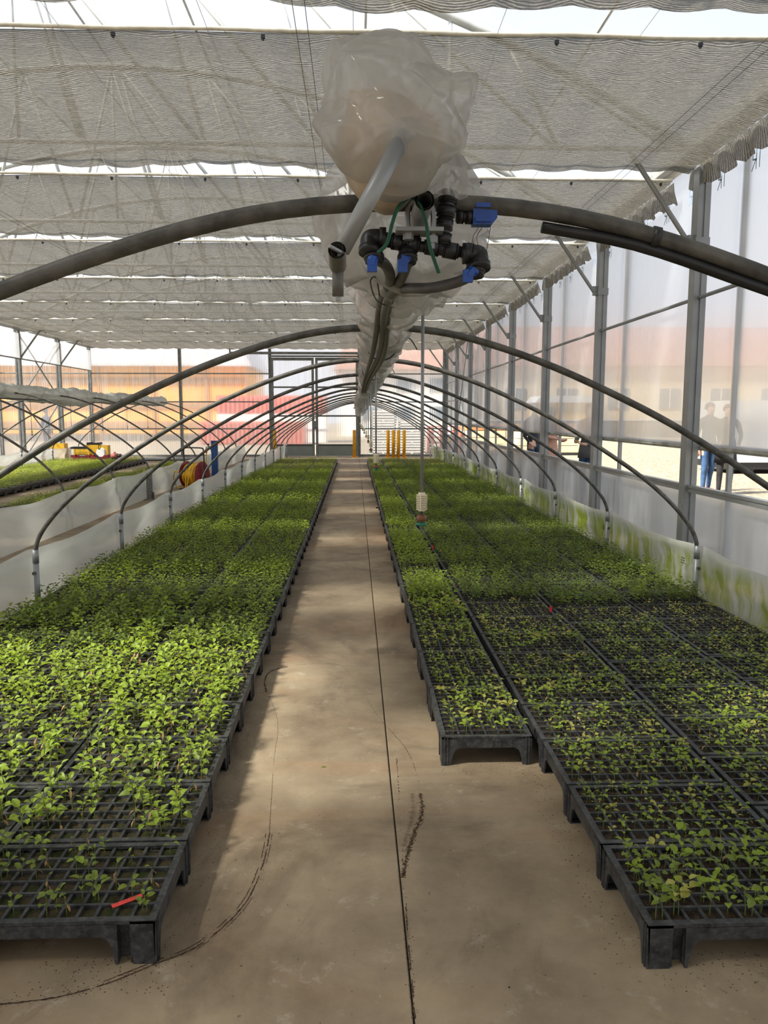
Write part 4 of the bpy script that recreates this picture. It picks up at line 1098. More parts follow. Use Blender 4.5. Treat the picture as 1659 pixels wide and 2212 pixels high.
# hoses
mb = MB(); mb.tube(spline([PXY(1012,598,YM), PXY(985,610,YM+.02), PXY(930,622,YM+.06), PXY(870,624,YM+.15), PXY(842,640,1.75), PXY(828,690,2.3), (CX1-.02,3.2,1.740), (CX1-.03,5.7,1.755), (CX1-.02,9,1.755)], 8), .0105, 10); o_ = fit('hose', mb, 'rubber')
mb = MB(); mb.tube(spline([PXY(882,562,YM), PXY(872,590,1.55), PXY(858,620,1.66), PXY(838,670,2.2), (CX1-.005,3.2,1.733), (CX1-.01,5.7,1.750), (CX1,9,1.750)], 8), .0105, 10); fit('hose', mb, 'rubber')
mb = MB(); mb.tube(spline([PXY(812,560,YM), PXY(835,575,1.52), PXY(842,610,1.62), PXY(822,655,2.1), (CX1-.05,3.2,1.743), (CX1-.05,5.7,1.760), (CX1-.04,9,1.760)], 8), .0105, 10); fit('hose', mb, 'rubber')
mb = MB(); mb.tube(spline([PXY(820,640,1.70), PXY(812,600,1.62), PXY(800,610,1.6), PXY(815,650,1.8), PXY(850,665,1.9)], 6), .0016, 5); fit('cable_tie', mb)
for j, P in enumerate(([(1040,478),(1030,498),(1022,512),(1018,540)], [(1062,478),(1058,500),(1055,520),(1050,548)], [(1052,478),(1030,512),(1040,545)])):
    mb = MB(); mb.tube(spline([PXY(a, b_, YM-.02) for a, b_ in P], 4), .0006, 4); fit('thin_wire', mb, 'wire')
# green twine
tw = thing('green_twine', 'two loose ends of green twine hanging beside the ridge pipe', 'twine', PXY(892, 430, 1.38))
m_ = MB(); m_.tube(spline([PXY(885,425,1.40), PXY(905,440,1.37), PXY(920,480,1.36), PXY(928,530,1.36), PXY(948,590,1.36)], 6), .0032, 6); rel(m_.build('twine_end', M['green_twine'], tw, True), tw)
m_ = MB(); m_.tube(spline([PXY(885,425,1.40), PXY(862,445,1.37), PXY(848,480,1.36), PXY(836,525,1.36), PXY(816,546,1.36)], 6), .0032, 6); rel(m_.build('twine_end', M['green_twine'], tw, True), tw)

# ---- hanging sprinklers
def sprinkler_meshes():
    rod = MB().tube([(0,0,.0),(0,0,.60)], .0052, 8).mesh('drop_tube', M['galv'], True)
    mb = MB()
    for i in range(9): mb.lathe([(.012,-.002-.0056*i),(.0175,-.003-.0056*i),(.0175,-.0052-.0056*i),(.012,-.0058-.0056*i)], n=16)
    mb.tube([(0,0,.004),(0,0,-.054)], .011, 10); mb.box(-.0016,.0016,-.019,.0,-.052,.0); mb.box(-.0016,.0016,0,.019,-.052,.0)
    rib = mb.mesh('ribbed_weight', M['cream'])
    core = MB().tube([(0,0,-.053),(0,0,-.088)], .005, 8).mesh('neck', M['blackfit'])
    cap = MB().lathe([(.006,-.064),(.014,-.068),(.0165,-.074),(.0155,-.084),(.009,-.086)], n=16).mesh('nozzle_cap', M['brown'], True)
    bs = MB().lathe([(.008,-.090),(.0165,-.092),(.0165,-.097),(.006,-.102)], n=16).mesh('spreader', M['tealgreen'], True)
    return (('drop_tube', rod), ('ribbed_weight', rib), ('neck', core), ('nozzle_cap', cap), ('spreader', bs))
SPK = sprinkler_meshes()
def sprinkler(loc, label, group, s_=1.0):
    t = thing('hanging_sprinkler', label, 'sprinkler', loc, RNG.uniform(-.4, .4), group); t.scale = (s_, s_, 1)
    for nm, me in SPK: link(nm, me, t)
zS = 1.258
m_ = MB(); m_.tube(spline([(.205,2.1,1.853),(.205,2.4,1.853),(.128,4.75,1.853),(.142,7.05,1.853),(.160,9.4,1.853),(.165,14,1.853),(.155,18.7,1.853),(.15,23.4,1.853)], 8), .0125, 8); tag(m_.build('feed_pipe', M['rubber'], None, True), 'grey water pipe along the middle ridge feeding the hanging sprinklers', 'pipe')
m_ = MB(); m_.tube([(CX2+.1, 10.2, 1.79), (CX2+.1, 25.0, 1.79)], .0125, 8); tag(m_.build('feed_pipe', M['rubber'], None, True), 'grey water pipe below the ridge of the neighbouring tunnel', 'pipe')
for i, (x, y) in enumerate([(.205,2.36),(.128,4.75),(.142,7.05),(.160,9.4),(.165,11.7),(.165,14.0),(.16,16.4),(.155,18.7),(.15,21.0),(.15,23.2)]):
    sprinkler((x, y, zS), ['hanging sprinkler with ribbed cream weight in front of the lengthwise tray row', 'hanging sprinkler behind the one over the lengthwise tray row'][i] if i < 2 else 'small hanging sprinkler in the row below the middle ridge', 'sprinklers below the middle ridge')
for i in range(7):
    sprinkler((CX2+.1, 11.0+2.1*i, 1.20), 'small hanging sprinkler below the ridge of the neighbouring tunnel', 'sprinklers of the neighbouring tunnel', .9)

# ================================================================== THINGS ON THE FLOOR
def bollard(x, y, label, group=None):
    t = thing('bollard', label, 'bollard', (x, y, 0), 0, group)
    m_ = MB(); m_.lathe([(.058,.006),(.058,.945),(.052,.965),(.02,.97)], n=18); m_.build('pole', M['yellow'], t, True)
    m_ = MB(); m_.cbox((0,0,.004), (.2,.2,.008)); m_.build('base_plate', M['yellow'], t)
bollard(-.03, 27.3, 'single yellow bollard standing at the edge of the sliding door')
for x in (1.15, 1.335, 1.51, 1.71): bollard(x, 26.95, 'yellow bollard in the close row of four by the ribbed wall', 'row of four yellow bollards')
bollard(-2.83, 27.3, 'yellow bollard at the door edge behind the white skirt')

# blue post with tap
bp_ = thing('tap_post', 'blue steel post with a water tap beside the hose reel path', 'post', (-3.46, 19.1, 0))
m_ = MB(); m_.box(-.075,.075,-.035,-.025,.01,.87); m_.box(-.075,-.065,-.025,.06,.01,.87); m_.box(.065,.075,-.025,.06,.01,.87); m_.build('channel', M['bluepost'], bp_)
m_ = MB(); m_.box(-.12,.12,-.08,.1,0,.012); m_.build('base_plate', M['bluepost'], bp_)
m_ = MB(); m_.tube([(-.07,-.0,.715),(-.20,0,.715)], .012, 8); m_.tube([(-.20,0,.72),(-.20,0,.66)], .013, 8); m_.tube([(-.15,0,.715),(-.15,0,.75)], .008, 8); m_.build('tap', M['galv'], bp_, True)
m_ = MB(); m_.lathe([(.008,.745),(.026,.76),(.028,.785),(.012,.80)], (-.15,0,0), 12); m_.build('tap_knob', M['blackfit'], bp_, True)
m_ = MB(); m_.lathe([(.016,.56),(.026,.58),(.022,.61),(.027,.63),(.027,.66),(.015,.67)], (-.20,0,0), 12); m_.build('hose_connector', M['orangeshoe'], bp_, True)
# grey short post
gp = thing('short_post', 'short weathered grey steel post on the path before the hose reel', 'post', (-3.655, 13.75, 0))
m_ = MB(); m_.box(-.04,.04,-.035,-.028,.012,.47); m_.box(-.045,-.038,-.035,.035,.012,.47); m_.box(.038,.045,-.035,.035,.012,.47); m_.build('profile', M['concrete_post'], gp)
m_ = MB(); m_.box(-.09,.09,-.09,.09,0,.012); m_.build('base_plate', M['concrete_post'], gp)
m_ = MB(); m_.box(.045,.075,-.02,.02,.0,.14); m_.build('angle_stub', M['galv_dark'], gp)

# hose reel
hr = thing('hose_reel', 'red hose reel on a black tube frame wound with yellow hose', 'hose reel', (-3.26, 15.7, 0), math.radians(-24))
m_ = MB()
m_.tube(spline([(-.24,.06,.0),(-.24,.02,.3),(-.24,-.01,.74),(-.235,-.01,.80),(-.20,-.01,.835),(0,-.01,.84),(.20,-.01,.835),(.235,-.01,.80),(.24,-.01,.74),(.24,.02,.3),(.24,.06,0)], 5), .014, 8)
m_.tube([(-.24,-.16,.014),(-.24,.20,.014)], .014, 8); m_.tube([(.24,-.16,.014),(.24,.20,.014)], .014, 8); m_.tube([(-.24,-.16,.014),(.24,-.16,.014)], .014, 8)
m_.build('frame', M['blackfit'], hr, True)
for s_ in (-1, 1):
    m_ = MB(); x0 = .185*s_
    prof = [(.04,-.006),(.12,-.016),(.22,-.008),(.262,-.004),(.268,.0),(.262,.006),(.22,.004),(.12,-.006),(.04,.006)]
    m_.lathe([(r_, h_*s_) for r_, h_ in prof], (x0, 0, .30), 28, axis=0); d = m_.build('disc', M['red'], hr, True)
    for q in range(3):
        a = q*2.09; m_ = MB(); m_.tube([(x0+.02*s_, .03*math.cos(a), .30+.03*math.sin(a)), (x0+.02*s_, .24*math.cos(a), .30+.24*math.sin(a))], .007, 6); m_.build('spoke_rib', M['red'], d)
m_ = MB(); m_.tube([(-.26,0,.30),(.26,0,.30)], .013, 8); m_.build('axle', M['blackfit'], hr, True)
for lay in range(3):
    for i in range(12 - lay):
        x = -.155+.31*(i+.5*(lay % 2)+.2)/12; rr = .155+.024*lay; tl_ = RNG.uniform(-.022,.022)
        P = [(x+tl_*math.sin(a), rr*math.cos(a)*(1+.02*math.sin(2*a+i)), .30+rr*math.sin(a)) for a in [2*math.pi*j/22 for j in range(22)]]
        m_ = MB(); m_.tube(P, .0125, 6, closed=True); m_.build('hose_coil', M['yellowhose'], hr, True)
for P in ([(-.06,-.18,.42),(-.05,-.215,.25),(-.06,-.225,.08),(-.08,-.2,.012)], [(.04,-.18,.42),(.01,-.215,.25),(-.02,-.225,.08),(-.03,-.2,.012)],
          [(-.16,-.02,.12),(-.23,-.10,.20),(-.30,-.12,.34),(-.38,-.12,.36),(-.44,-.10,.24),(-.40,-.08,.06),(-.30,-.05,.012),(-.24,.0,.06),(-.25,.03,.2),(-.24,.06,.34)],
          [(-.12,.05,.50),(-.06,.25,.54),(-.30,.8,.50),(-.9,1.6,.36),(-1.35,2.3,.22),(-1.62,2.82,.14)]):
    m_ = MB(); m_.tube(spline(P, 6), .0125, 7); m_.build('loose_hose', M['yellowhose'], hr, True)
m_ = MB(); m_.tube(spline([(-3.66,19.1,.57),(-3.665,19.08,.40),(-3.68,19.05,.22),(-3.66,18.8,.14)], 5), .013, 7)
tag(m_.build('tap_hose', M['yellowhose'], None, True), 'short yellow hose hanging from the tap on the blue post', 'hose')

# crates at the end of the neighbouring bed
def crate(name, loc, dims, mat, label, rz=0.0, dip=True, cat='crate', group=None):
    w_, d_, h_ = dims; t = thing(name, label, cat, loc, rz, group); th = .012
    m_ = MB(); m_.box(-w_/2, w_/2, -d_/2, d_/2, .004, .016)
    for s_ in (-1, 1):
        y0 = s_*d_/2
        pl = [(-w_/2,0),(w_/2,0),(w_/2,h_)] + ([(w_*.32,h_),(w_*.24,h_*.72),(-w_*.24,h_*.72),(-w_*.32,h_)] if dip else []) + [(-w_/2,h_)]
        m_.prism(pl, 1, min(y0, y0-s_*th), max(y0, y0-s_*th)); m_.box(min(s_*w_/2, s_*(w_/2-th)), max(s_*w_/2, s_*(w_/2-th)), -d_/2+th, d_/2-th, .0, h_)
    m_.build('shell', M[mat], t)
    for z in (.25, .5):
        m_ = MB(); m_.box(-w_/2-.006, w_/2+.006, -d_/2-.007, -d_/2, h_*z, h_*z+.012); m_.box(-w_/2-.007, -w_/2, -d_/2, d_/2, h_*z, h_*z+.012); m_.build('rib', M[mat], t)
    for s_ in (-1, 1):
        m_ = MB(); m_.box(s_*(w_/2)-.018, s_*(w_/2)+.018, -d_/2-.008, -d_/2+.01, 0, h_); m_.build('corner', M[mat], t)
    return t
YC = 23.55; CZ = .131
crate('crate', (-8.24, YC, CZ), (.50,.36,.17), 'crate_red', 'dark red plastic crate under the yellow crates'); crate('crate', (-7.69, YC, CZ), (.50,.36,.17), 'crate_red', 'dark red plastic crate holding the white canister')
crate('crate', (-8.20, YC+.01, CZ+.172), (.42,.30,.18), 'crate_yellow', 'long yellow crate sitting on the dark red crate', dip=False)
crate('crate', (-8.02, YC+.42, CZ), (.34,.30,.46), 'crate_yellow', 'tall yellow bin standing behind the dark red crates', dip=False)
crate('crate', (-7.68, YC+.42, CZ), (.24,.28,.44), 'crate_yellow', 'narrow yellow bin next to the tall yellow bin', dip=False)
crate('crate', (-9.18, YC+.75, 0.0), (.40,.34,.62), 'crate_yellow', 'yellow bin half hidden behind the white skirt end', dip=False)
crate('crate', (-8.30, YC+.01, CZ+.354), (.40,.28,.06), 'blackfit', 'flat black tray on top of the long yellow crate', dip=False, cat='tray')
crate('crate', (-7.98, YC+.42, CZ+.462), (.36,.30,.07), 'blackfit', 'black tray on top of the tall yellow bin', dip=True, cat='tray')
cn = thing('canister', 'white plastic canister standing in the dark red crate', 'canister', (-7.66, YC, CZ+.018))
m_ = MB(); m_.prism([(-.11,0),(.11,0),(.12,.02),(.12,.26),(.10,.31),(-.10,.31),(-.12,.26),(-.12,.02)], 1, -.10, .10); m_.build('body', M['whitewall'], cn)
m_ = MB(); m_.lathe([(.03,.31),(.03,.335),(.028,.34)], (-.05,0,0), 12); m_.build('cap', M['blackfit'], cn); m_ = MB(); m_.tube(spline([(-.0,0,.30),(.0,0,.345),(.07,0,.345),(.08,0,.30)], 4), .012, 6); m_.build('handle', M['whitewall'], cn, True)
pu = thing('pump', 'small red pump with a grey motor beside the red crates', 'pump', (-7.24, YC, CZ))
m_ = MB(); m_.tube([(-.12,0,.14),(.06,0,.14)], .075, 14); m_.tube([(-.02,0,.2),(-.02,0,.26)], .03, 10); m_.build('housing', M['redwall'], pu, True)
m_ = MB(); m_.tube([(.06,0,.14),(.17,0,.14)], .06, 14); m_.build('motor', M['galv_dark'], pu, True); m_ = MB(); m_.box(-.14,.18,-.06,.06,0,.07); m_.build('base', M['blackfit'], pu)
m_ = MB(); m_.tube([(-7.0, 25.5, .06), (-4.4, 25.5, .06)], .06, 10); tag(m_.build('drain_pipe', M['galv'], None, True), 'grey pipe lying on the floor along the ribbed back wall', 'pipe')

# red plant tag with its handwriting
tg = thing('plant_tag', 'red plastic plant tag with handwriting lying across the tray cells', 'plant tag', (0,0,0))
c4 = [V3(onZ(x, y, .133)) for x, y in [(238,1952),(305,1930),(309,1938),(246,1965)]]
o0 = (c4[0]+c4[3])/2; o1 = (c4[1]+c4[2])/2; ax = (o1-o0); Lg = ax.length; ax.normalize(); ay = Vector((0,0,1)).cross(ax); wd = .0165
m_ = MB(); pts_ = [(0,-wd/2),(Lg,-wd/2),(Lg,wd/2),(0,wd/2)]
tg.location = o0; tg.rotation_euler = (0, 0, math.atan2(ax.y, ax.x))
m_.add([(p[0], p[1], z) for z in (0, .0012) for p in pts_], [(0,3,2,1),(4,5,6,7),(0,1,5,4),(1,2,6,5),(2,3,7,6),(3,0,4,7)]); m_.build('strip', M['tagred'], tg)
m_ = MB(); rs2 = random.Random(3)
for ln, (x0, x1, yc) in enumerate(((.30*Lg,.76*Lg,.0025),(.36*Lg,.82*Lg,-.0045))):
    x = x0; P = []
    while x < x1:
        P.append((x, yc+rs2.uniform(-.0024,.0024))); x += rs2.uniform(.0008,.0022)
    for i in range(0, len(P)-2, 3): stroke(m_, Vector((0,0,.0016)), Vector((1,0,0)), Vector((0,1,0)), P[i:i+3], .0007, Vector((0,0,1)))
stroke(m_, Vector((0,0,.0016)), Vector((1,0,0)), Vector((0,1,0)), [(.11*Lg,.001),(.16*Lg,.003),(.22*Lg,.001),(.18*Lg,-.001)], .0006, Vector((0,0,1)))
m_.build('handwriting', M['ink'], tg); m_ = MB(); m_.lathe([(.0012,.0013),(.0012,.0017)], (.05*Lg,-.004,0), 8); m_.build('hole', M['inkblack'], tg)
for (x, y, cx_) in ((935,1180,0),(1190,1313,1)):
    P = onZ(x, y, .16); m_ = MB(); m_.box(-.009,.009,-.001,.001,-.03,.012); o_ = m_.build('plant_tag', M['tagred']); o_.location = tuple(P)
    tag(o_, ['small red tag stuck upright beside the lengthwise tray row', 'small red tag stuck upright where the dense seedlings begin'][cx_], 'plant tag')

# soil crumbs swept in arcs on the floor
m_ = MB(); rs3 = random.Random(5)
def crumb(x, y, s_, el=1.0, an=None):
    a = rs3.uniform(0, 3.1) if an is None else an; c_, q = math.cos(a)*s_, math.sin(a)*s_
    if el > 1:
        m_.add([(x+c_*el,y+q*el,.0005),(x-q*.7,y+c_*.7,.0005),(x-c_*el,y-q*el,.0005),(x+q*.7,y-c_*.7,.0005),(x,y,.0005+s_*.25)], [(0,1,4),(1,2,4),(2,3,4),(3,0,4)]); return
    m_.add([(x+c_,y+q,.0004),(x-q*.7,y+c_*.7,.0004),(x-c_*1.1,y-q*1.1,.0004),(x+q*.6,y-c_*.6,.0004),(x,y,s_*.55)], [(0,1,4),(1,2,4),(2,3,4),(3,0,4)])
def along(pts, n, spread, s0, s1):
    P = spline([V3(onZ(a, b_)) for a, b_ in pts], 12)
    for i in range(n):
        p = P[rs3.randrange(len(P)-1)].lerp(P[min(len(P)-1, rs3.randrange(len(P)))], 0); k = rs3.randrange(len(P)-1); p = P[k].lerp(P[k+1], rs3.random())
        crumb(p.x+rs3.gauss(0, spread), p.y+rs3.gauss(0, spread), rs3.uniform(s0, s1))
along([(0,2170),(120,2155),(230,2125),(330,2085),(420,2048),(490,1995),(540,1935),(570,1860),(582,1800)], 500, .010, .0007, .0022)
along([(582,1800),(586,1730),(592,1640),(600,1560),(580,1500)], 160, .003, .0006, .0014)
along([(575,1495),(572,1470),(585,1450),(620,1440)], 160, .007, .001, .003)
along([(790,1510),(815,1545),(850,1585),(875,1615),(893,1650),(905,1690)], 150, .003, .0006, .0018)
along([(908,1715),(912,1745),(908,1770),(895,1800),(885,1830),(878,1860),(870,1895)], 420, .006, .001, .0045)
along([(857,1640),(875,1930),(884,2060),(896,2200)], 260, .006, .0008, .0026)
def ribbon(pts, n, s0, s1, el, off=0.0, ang=0.0, gap=.25):
    P = spline([V3(onZ(a, b_)) for a, b_ in pts], 40)
    for i in range(n):
        if noise.noise(Vector((i*.05, off*90, 3))) < -gap: continue
        k = int((len(P)-2)*i/n); d = P[k+1]-P[k]; a = math.atan2(d.y, d.x)
        nx, ny = -math.sin(a), math.cos(a); o_ = off+rs3.gauss(0, s0*.6)
        crumb(P[k].x+nx*o_, P[k].y+ny*o_, rs3.uniform(s0, s1), rs3.uniform(el*.6, el*1.3), a+ang+rs3.gauss(0, .12))
ARC = [(0,2170),(120,2155),(230,2125),(330,2085),(420,2048),(490,1995),(540,1935),(570,1860),(582,1800)]
ribbon(ARC, 420, .0016, .0032, 4.0); ribbon(ARC[2:], 300, .0012, .0024, 4.0, .012, gap=.1); ribbon(ARC[4:], 160, .0010, .002, 4.0, -.01, gap=0)
ribbon([(582,1800),(586,1730),(592,1640),(600,1560),(580,1500)], 200, .0008, .0014, 5.0, gap=.2)
ribbon([(575,1495),(572,1470),(585,1450),(620,1440)], 40, .003, .006, 3.0)
ribbon([(640,1437),(700,1433),(740,1440),(775,1480),(815,1545),(850,1585),(875,1615),(893,1650),(905,1690)], 240, .0009, .0018, 4.0, gap=.15)
ribbon([(908,1715),(912,1745),(908,1770),(895,1800),(885,1830),(878,1860),(870,1895)], 60, .0035, .0065, 2.2, ang=.5, gap=.2)
ribbon([(890,1715),(893,1745),(888,1775),(880,1800),(872,1830)], 40, .0012, .0025, 7.0, ang=1.6, gap=.3)
ribbon([(857,1640),(875,1930),(884,2060),(896,2200)], 160, .0014, .0035, 3.0, gap=.0)
along([(640,1437),(700,1433),(740,1440),(775,1480)], 80, .003, .0006, .0014)
for _ in range(900):
    x, y = rs3.uniform(-.9, 1.6), rs3.uniform(1.7, 6.5); crumb(x, y, rs3.uniform(.0006, .0022)*(2 if rs3.random() < .06 else 1))
for (x0, x1, y0, y1, n) in ((-.9,-.50,1.85,2.0,160),(-.56,-.44,1.95,4.5,200),(.8,1.35,1.80,1.97,220),(.70,.82,1.9,3.2,260),(.36,.8,3.05,3.2,160)):
    for _ in range(n): crumb(rs3.uniform(x0,x1), rs3.uniform(y0,y1), rs3.uniform(.0008,.0034))
tag(m_.build('soil_crumbs', M['crumb']), 'dark soil crumbs scattered in arcs on the concrete aisle', 'soil', kind='stuff')
P = onZ(693, 1657); m_ = MB(); m_.add([(0,0,.001),(.012,.006,.004),(.024,0,.002),(.012,-.007,.003)], [(0,2,1),(0,3,2)]); o_ = m_.build('fallen_leaf', M['leaf_b']); o_.location = tuple(P); tag(o_, 'single green leaf fallen on the concrete aisle', 'leaf')
P = onZ(818, 1098); m_ = MB(); m_.cbox((0,0,.012), (.09,.03,.024)); m_.cbox((.02,0,.027), (.03,.02,.008)); o_ = m_.build('black_block', M['blackfit']); o_.location = tuple(P); tag(o_, 'small black plastic block on the floor beside the lengthwise tray row', 'block')

# ================================================================== OUTSIDE
def facade(root, x0, x1, y, z0, z1, mat, nm='wall', dy=6.0):
    m_ = MB(); m_.box(x0, x1, y, y+dy, z0, z1); return rel(m_.build(nm, M[mat], root), root)
# orange boarded building behind the back wall
ob = thing('orange_building', 'long orange boarded building with pale roof behind the ribbed back wall', 'building', (-16, 46, -.03))
facade(ob, -34, -6.4, 46, -.03, 4.3, 'orange', dy=9)
for z in (3.45, 2.05, .95):
    m_ = MB(); m_.box(-34, -6.4, 45.94, 46, z-.17, z+.17); rel(m_.build('batten', M['orange_dark'], ob), ob)
for x in np.arange(-33.5, -6.5, 3.1):
    m_ = MB(); m_.box(x-.08, x+.08, 45.9, 46, -.03, 4.3); rel(m_.build('stud', M['orange_dark'], ob), ob)
m_ = MB(); m_.box(-34, -6.4, 45.93, 46.0, -.03, .42); rel(m_.build('plinth', M['hedge'], ob), ob)
m_ = MB(); m_.prism([(-34.4,4.3),(-6,4.3),(-7,6.2),(-33.4,6.2)], 1, 45.6, 55.4); rel(m_.build('roof', M['greyroof'], ob), ob)
# red containers and the red-roofed house
for i, (x0, x1, y, z0, z1, lab) in enumerate([(-7.9,-2.6,40,-.03,1.15,'low red container behind the sliding door'), (-7.6,-1.6,43,1.55,2.55,'red container stacked on the white container behind the door')]):
    t = thing('container', lab, 'container', ((x0+x1)/2, y, z0)); m_ = MB(); n = 30
    m_.box(x0, x1, y+.06, y+2.4, z0, z1); rel(m_.build('body', M['redwall'], t), t)
    for q in range(24):
        xx = x0+(x1-x0)*(q+.25)/24; m_ = MB(); m_.box(xx, xx+(x1-x0)/48, y, y+.06, z0+.06, z1-.06); rel(m_.build('corrugation', M['redwall'], t), t)
t = thing('container', 'white container under the red one behind the door', 'container', (-4.6, 43, -.03)); m_ = MB(); m_.box(-7.6, -1.6, 43.0, 45.4, -.03, 1.54); rel(m_.build('body', M['whitewall'], t), t)
m_ = MB(); m_.box(-7.6, -1.6, 42.96, 43.0, .7, .78); rel(m_.build('rail', M['greyroof'], t), t)
hs = thing('house', 'white house with red tiled roof behind the row of bollards', 'building', (4, 56, -.03))
facade(hs, -1.0, 8.6, 56, -.03, 4.7, 'whitewall', dy=8)
m_ = MB(); m_.prism([(-1.5,4.7),(9.2,4.7),(8.0,7.4),(-.3,7.4)], 1, 55.5, 64.5); rel(m_.build('roof', M['redroof'], hs), hs)
for x in (.6, 3.0, 5.4):
    for z in (1.2, 3.2):
        m_ = MB(); m_.box(x, x+1.1, 55.93, 56.0, z, z+.9); w_o = rel(m_.build('window', M['glassdark'], hs), hs)
        m_ = MB(); m_.box(x-.06, x, 55.9, 56.0, z-.06, z+.96); m_.box(x+1.1, x+1.16, 55.9, 56.0, z-.06, z+.96); m_.build('window_frame', M['greyroof'], w_o)
# stacks of white slatted bins right behind the wall
def bin_stack(x0, x1, y, n, label):
    for i in range(n):
        t = thing('slatted_bin', label, 'bin', ((x0+x1)/2, y, -.03+.42*i), 0, 'stacked white slatted bins'); hw = (x1-x0)/2
        for z in (.04, .15, .26, .36):
            m_ = MB(); m_.box(-hw, hw, -.02, .02, z, z+.07); m_.box(-hw, hw, .9, .94, z, z+.07); m_.build('slat', M['whitewall'], t)
        m_ = MB(); m_.box(-hw, -hw+.06, -.02, .94, .0, .42); m_.box(hw-.06, hw, -.02, .94, 0, .42); m_.box(-.04, .04, -.02, .94, 0, .04); m_.build('end_frame', M['whitewall'], t)
        m_ = MB(); m_.box(-hw+.06, hw-.06, .03, .89, .02, .39); m_.build('gap_shade_fill', M['hedge'], t)  # dark block whose colour stands in for shade between the slats
bin_stack(.62, 1.62, 30.6, 4, 'white slatted bin in the stack behind the bollards'); bin_stack(1.72, 2.75, 30.5, 3, 'white slatted bin in the lower stack behind the bollards')
for i in range(5):
    t = thing('red_pallet', 'red pallet in the stack outside the corner post', 'pallet', (3.6, 31.5, -.03+.22*i), .1, 'red pallets outside the corner'); m_ = MB()
    for s_ in range(5): m_.box(-.6, .6, -.5+s_*.22, -.38+s_*.22, .16, .20)
    m_.build('deck', M['redwall'], t); m_ = MB(); m_.box(-.6,-.5,-.5,.5,0,.16); m_.box(-.05,.05,-.5,.5,0,.16); m_.box(.5,.6,-.5,.5,0,.16); m_.build('bearers', M['redwall'], t)
# beige building beyond the yard
bb = thing('beige_building', 'long beige building with brown roof beyond the gravel yard', 'building', (26, 62, -.03))
facade(bb, 9.5, 60, 62, -.03, 5.4, 'beige', dy=10)
m_ = MB(); m_.prism([(9,5.4),(60.5,5.4),(60.5,8.4),(10.5,8.4)], 1, 61.5, 72.5); rel(m_.build('roof', M['redroof'], bb), bb)
for x in np.arange(12, 58, 4.2):
    m_ = MB(); m_.box(x, x+1.7, 61.93, 62.0, 2.0, 3.6); w_o = rel(m_.build('window', M['glassdark'], bb), bb)
    m_ = MB(); m_.box(x+.82, x+.88, 61.9, 61.96, 2.0, 3.6); m_.build('window_mullion', M['whitewall'], w_o)
yw = thing('ochre_shed', 'ochre yellow shed in front of the beige building', 'building', (15, 57, -.03)); facade(yw, 13.6, 17.5, 57, -.03, 2.4, 'ochre', dy=3)
m_ = MB(); m_.prism([(13.3,2.4),(17.8,2.4),(17.4,2.9),(13.7,2.9)], 1, 56.7, 60.3); rel(m_.build('roof', M['greyroof'], yw), yw)
lw = thing('low_wall', 'dark low wall along the far edge of the gravel yard', 'wall', (30, 52, -.03)); m_ = MB(); m_.box(7.5, 60, 52, 52.3, -.03, 1.1); rel(m_.build('wall_body', M['hedge'], lw), lw); m_ = MB(); m_.box(7.4, 60, 51.95, 52.35, 1.1, 1.18); rel(m_.build('coping', M['greyroof'], lw), lw)
# timber frames
def timber(x, y, rz, n, label, wx=2.4, wy=1.6):
    for i in range(n):
        t = thing('timber_frame', label, 'timber', (x, y, .07+.27*i), rz, 'stacked timber frames in the yard'); mt = 'timber_dk' if i == n-1 else 'timber'
        for s_ in (-1, 1):
            m_ = MB(); m_.box(-wx/2, wx/2, s_*wy/2-.03, s_*wy/2+.03, 0, .25); m_.build('long_board', M[mt], t); m_ = MB(); m_.box(s_*wx/2-.03, s_*wx/2+.03, -wy/2+.03, wy/2-.03, 0, .25); m_.build('end_board', M[mt], t)
        m_ = MB(); m_.box(-wx/2+.03, wx/2-.03, -wy/2+.03, wy/2-.03, .1, .13); m_.build('panel', M['timber'], t)
timber(7.35, 30.0, .12, 4, 'pale timber frame in the stack next to the person in the navy jacket'); timber(5.2, 31.5, .12, 4, 'pale timber frame in the stack beside the yellow machine', 1.5, 1.4)
m_ = MB(); m_.box(4.4, 8.8, 29.0, 32.4, -.03, .065); tag(m_.build('black_pallet', M['blackfit']), 'black base under the timber stacks in the yard', 'base')
mc = thing('yellow_machine', 'small yellow and black machine standing beside the timber stacks', 'machine', (4.75, 33.8, -.03))
m_ = MB(); m_.prism([(-.75,.18),(.75,.18),(.78,.45),(.6,.62),(-.6,.62),(-.78,.45)], 1, -.4, .4); m_.build('body', M['machine_yellow'], mc); m_ = MB(); m_.box(-.5,.75,-.35,.35,.62,.86); m_.build('engine_cover', M['blackfit'], mc)
m_ = MB(); m_.lathe([(.2,-.4),(.24,-.38),(.24,-.34),(.2,-.32)], (.42,0,1.0), 16, axis=1); m_.build('air_filter', M['whitewall'], mc, True); m_ = MB(); m_.box(-.2,.7,-.3,.3,.86,1.2); m_.build('housing', M['whitewall'], mc)
for x in (-.5, .5):
    m_ = MB(); m_.lathe([(.05,-.45),(.19,-.45),(.2,-.40),(.2,-.32),(.19,-.28)], (x,0,.2), 16, axis=1); m_.build('wheel', M['blackfit'], mc, True)
tr_ = thing('trailer', 'white trailer with black underside on the gravel yard', 'trailer', (11.6, 20.6, -.03))
m_ = MB(); m_.box(-1.9, 2.4, -1.0, 1.0, .30, 1.9); m_.build('box_body', M['greyroof'], tr_); m_ = MB(); m_.box(-1.9, 2.4, -.95, .95, .12, .30); m_.build('chassis', M['blackfit'], tr_)
for x in (-1.95, -.7, .6, 1.9):
    m_ = MB(); m_.box(x, x+.06, -1.03, -1.0, .30, 1.9); m_.build('post', M['whitewall'], tr_)
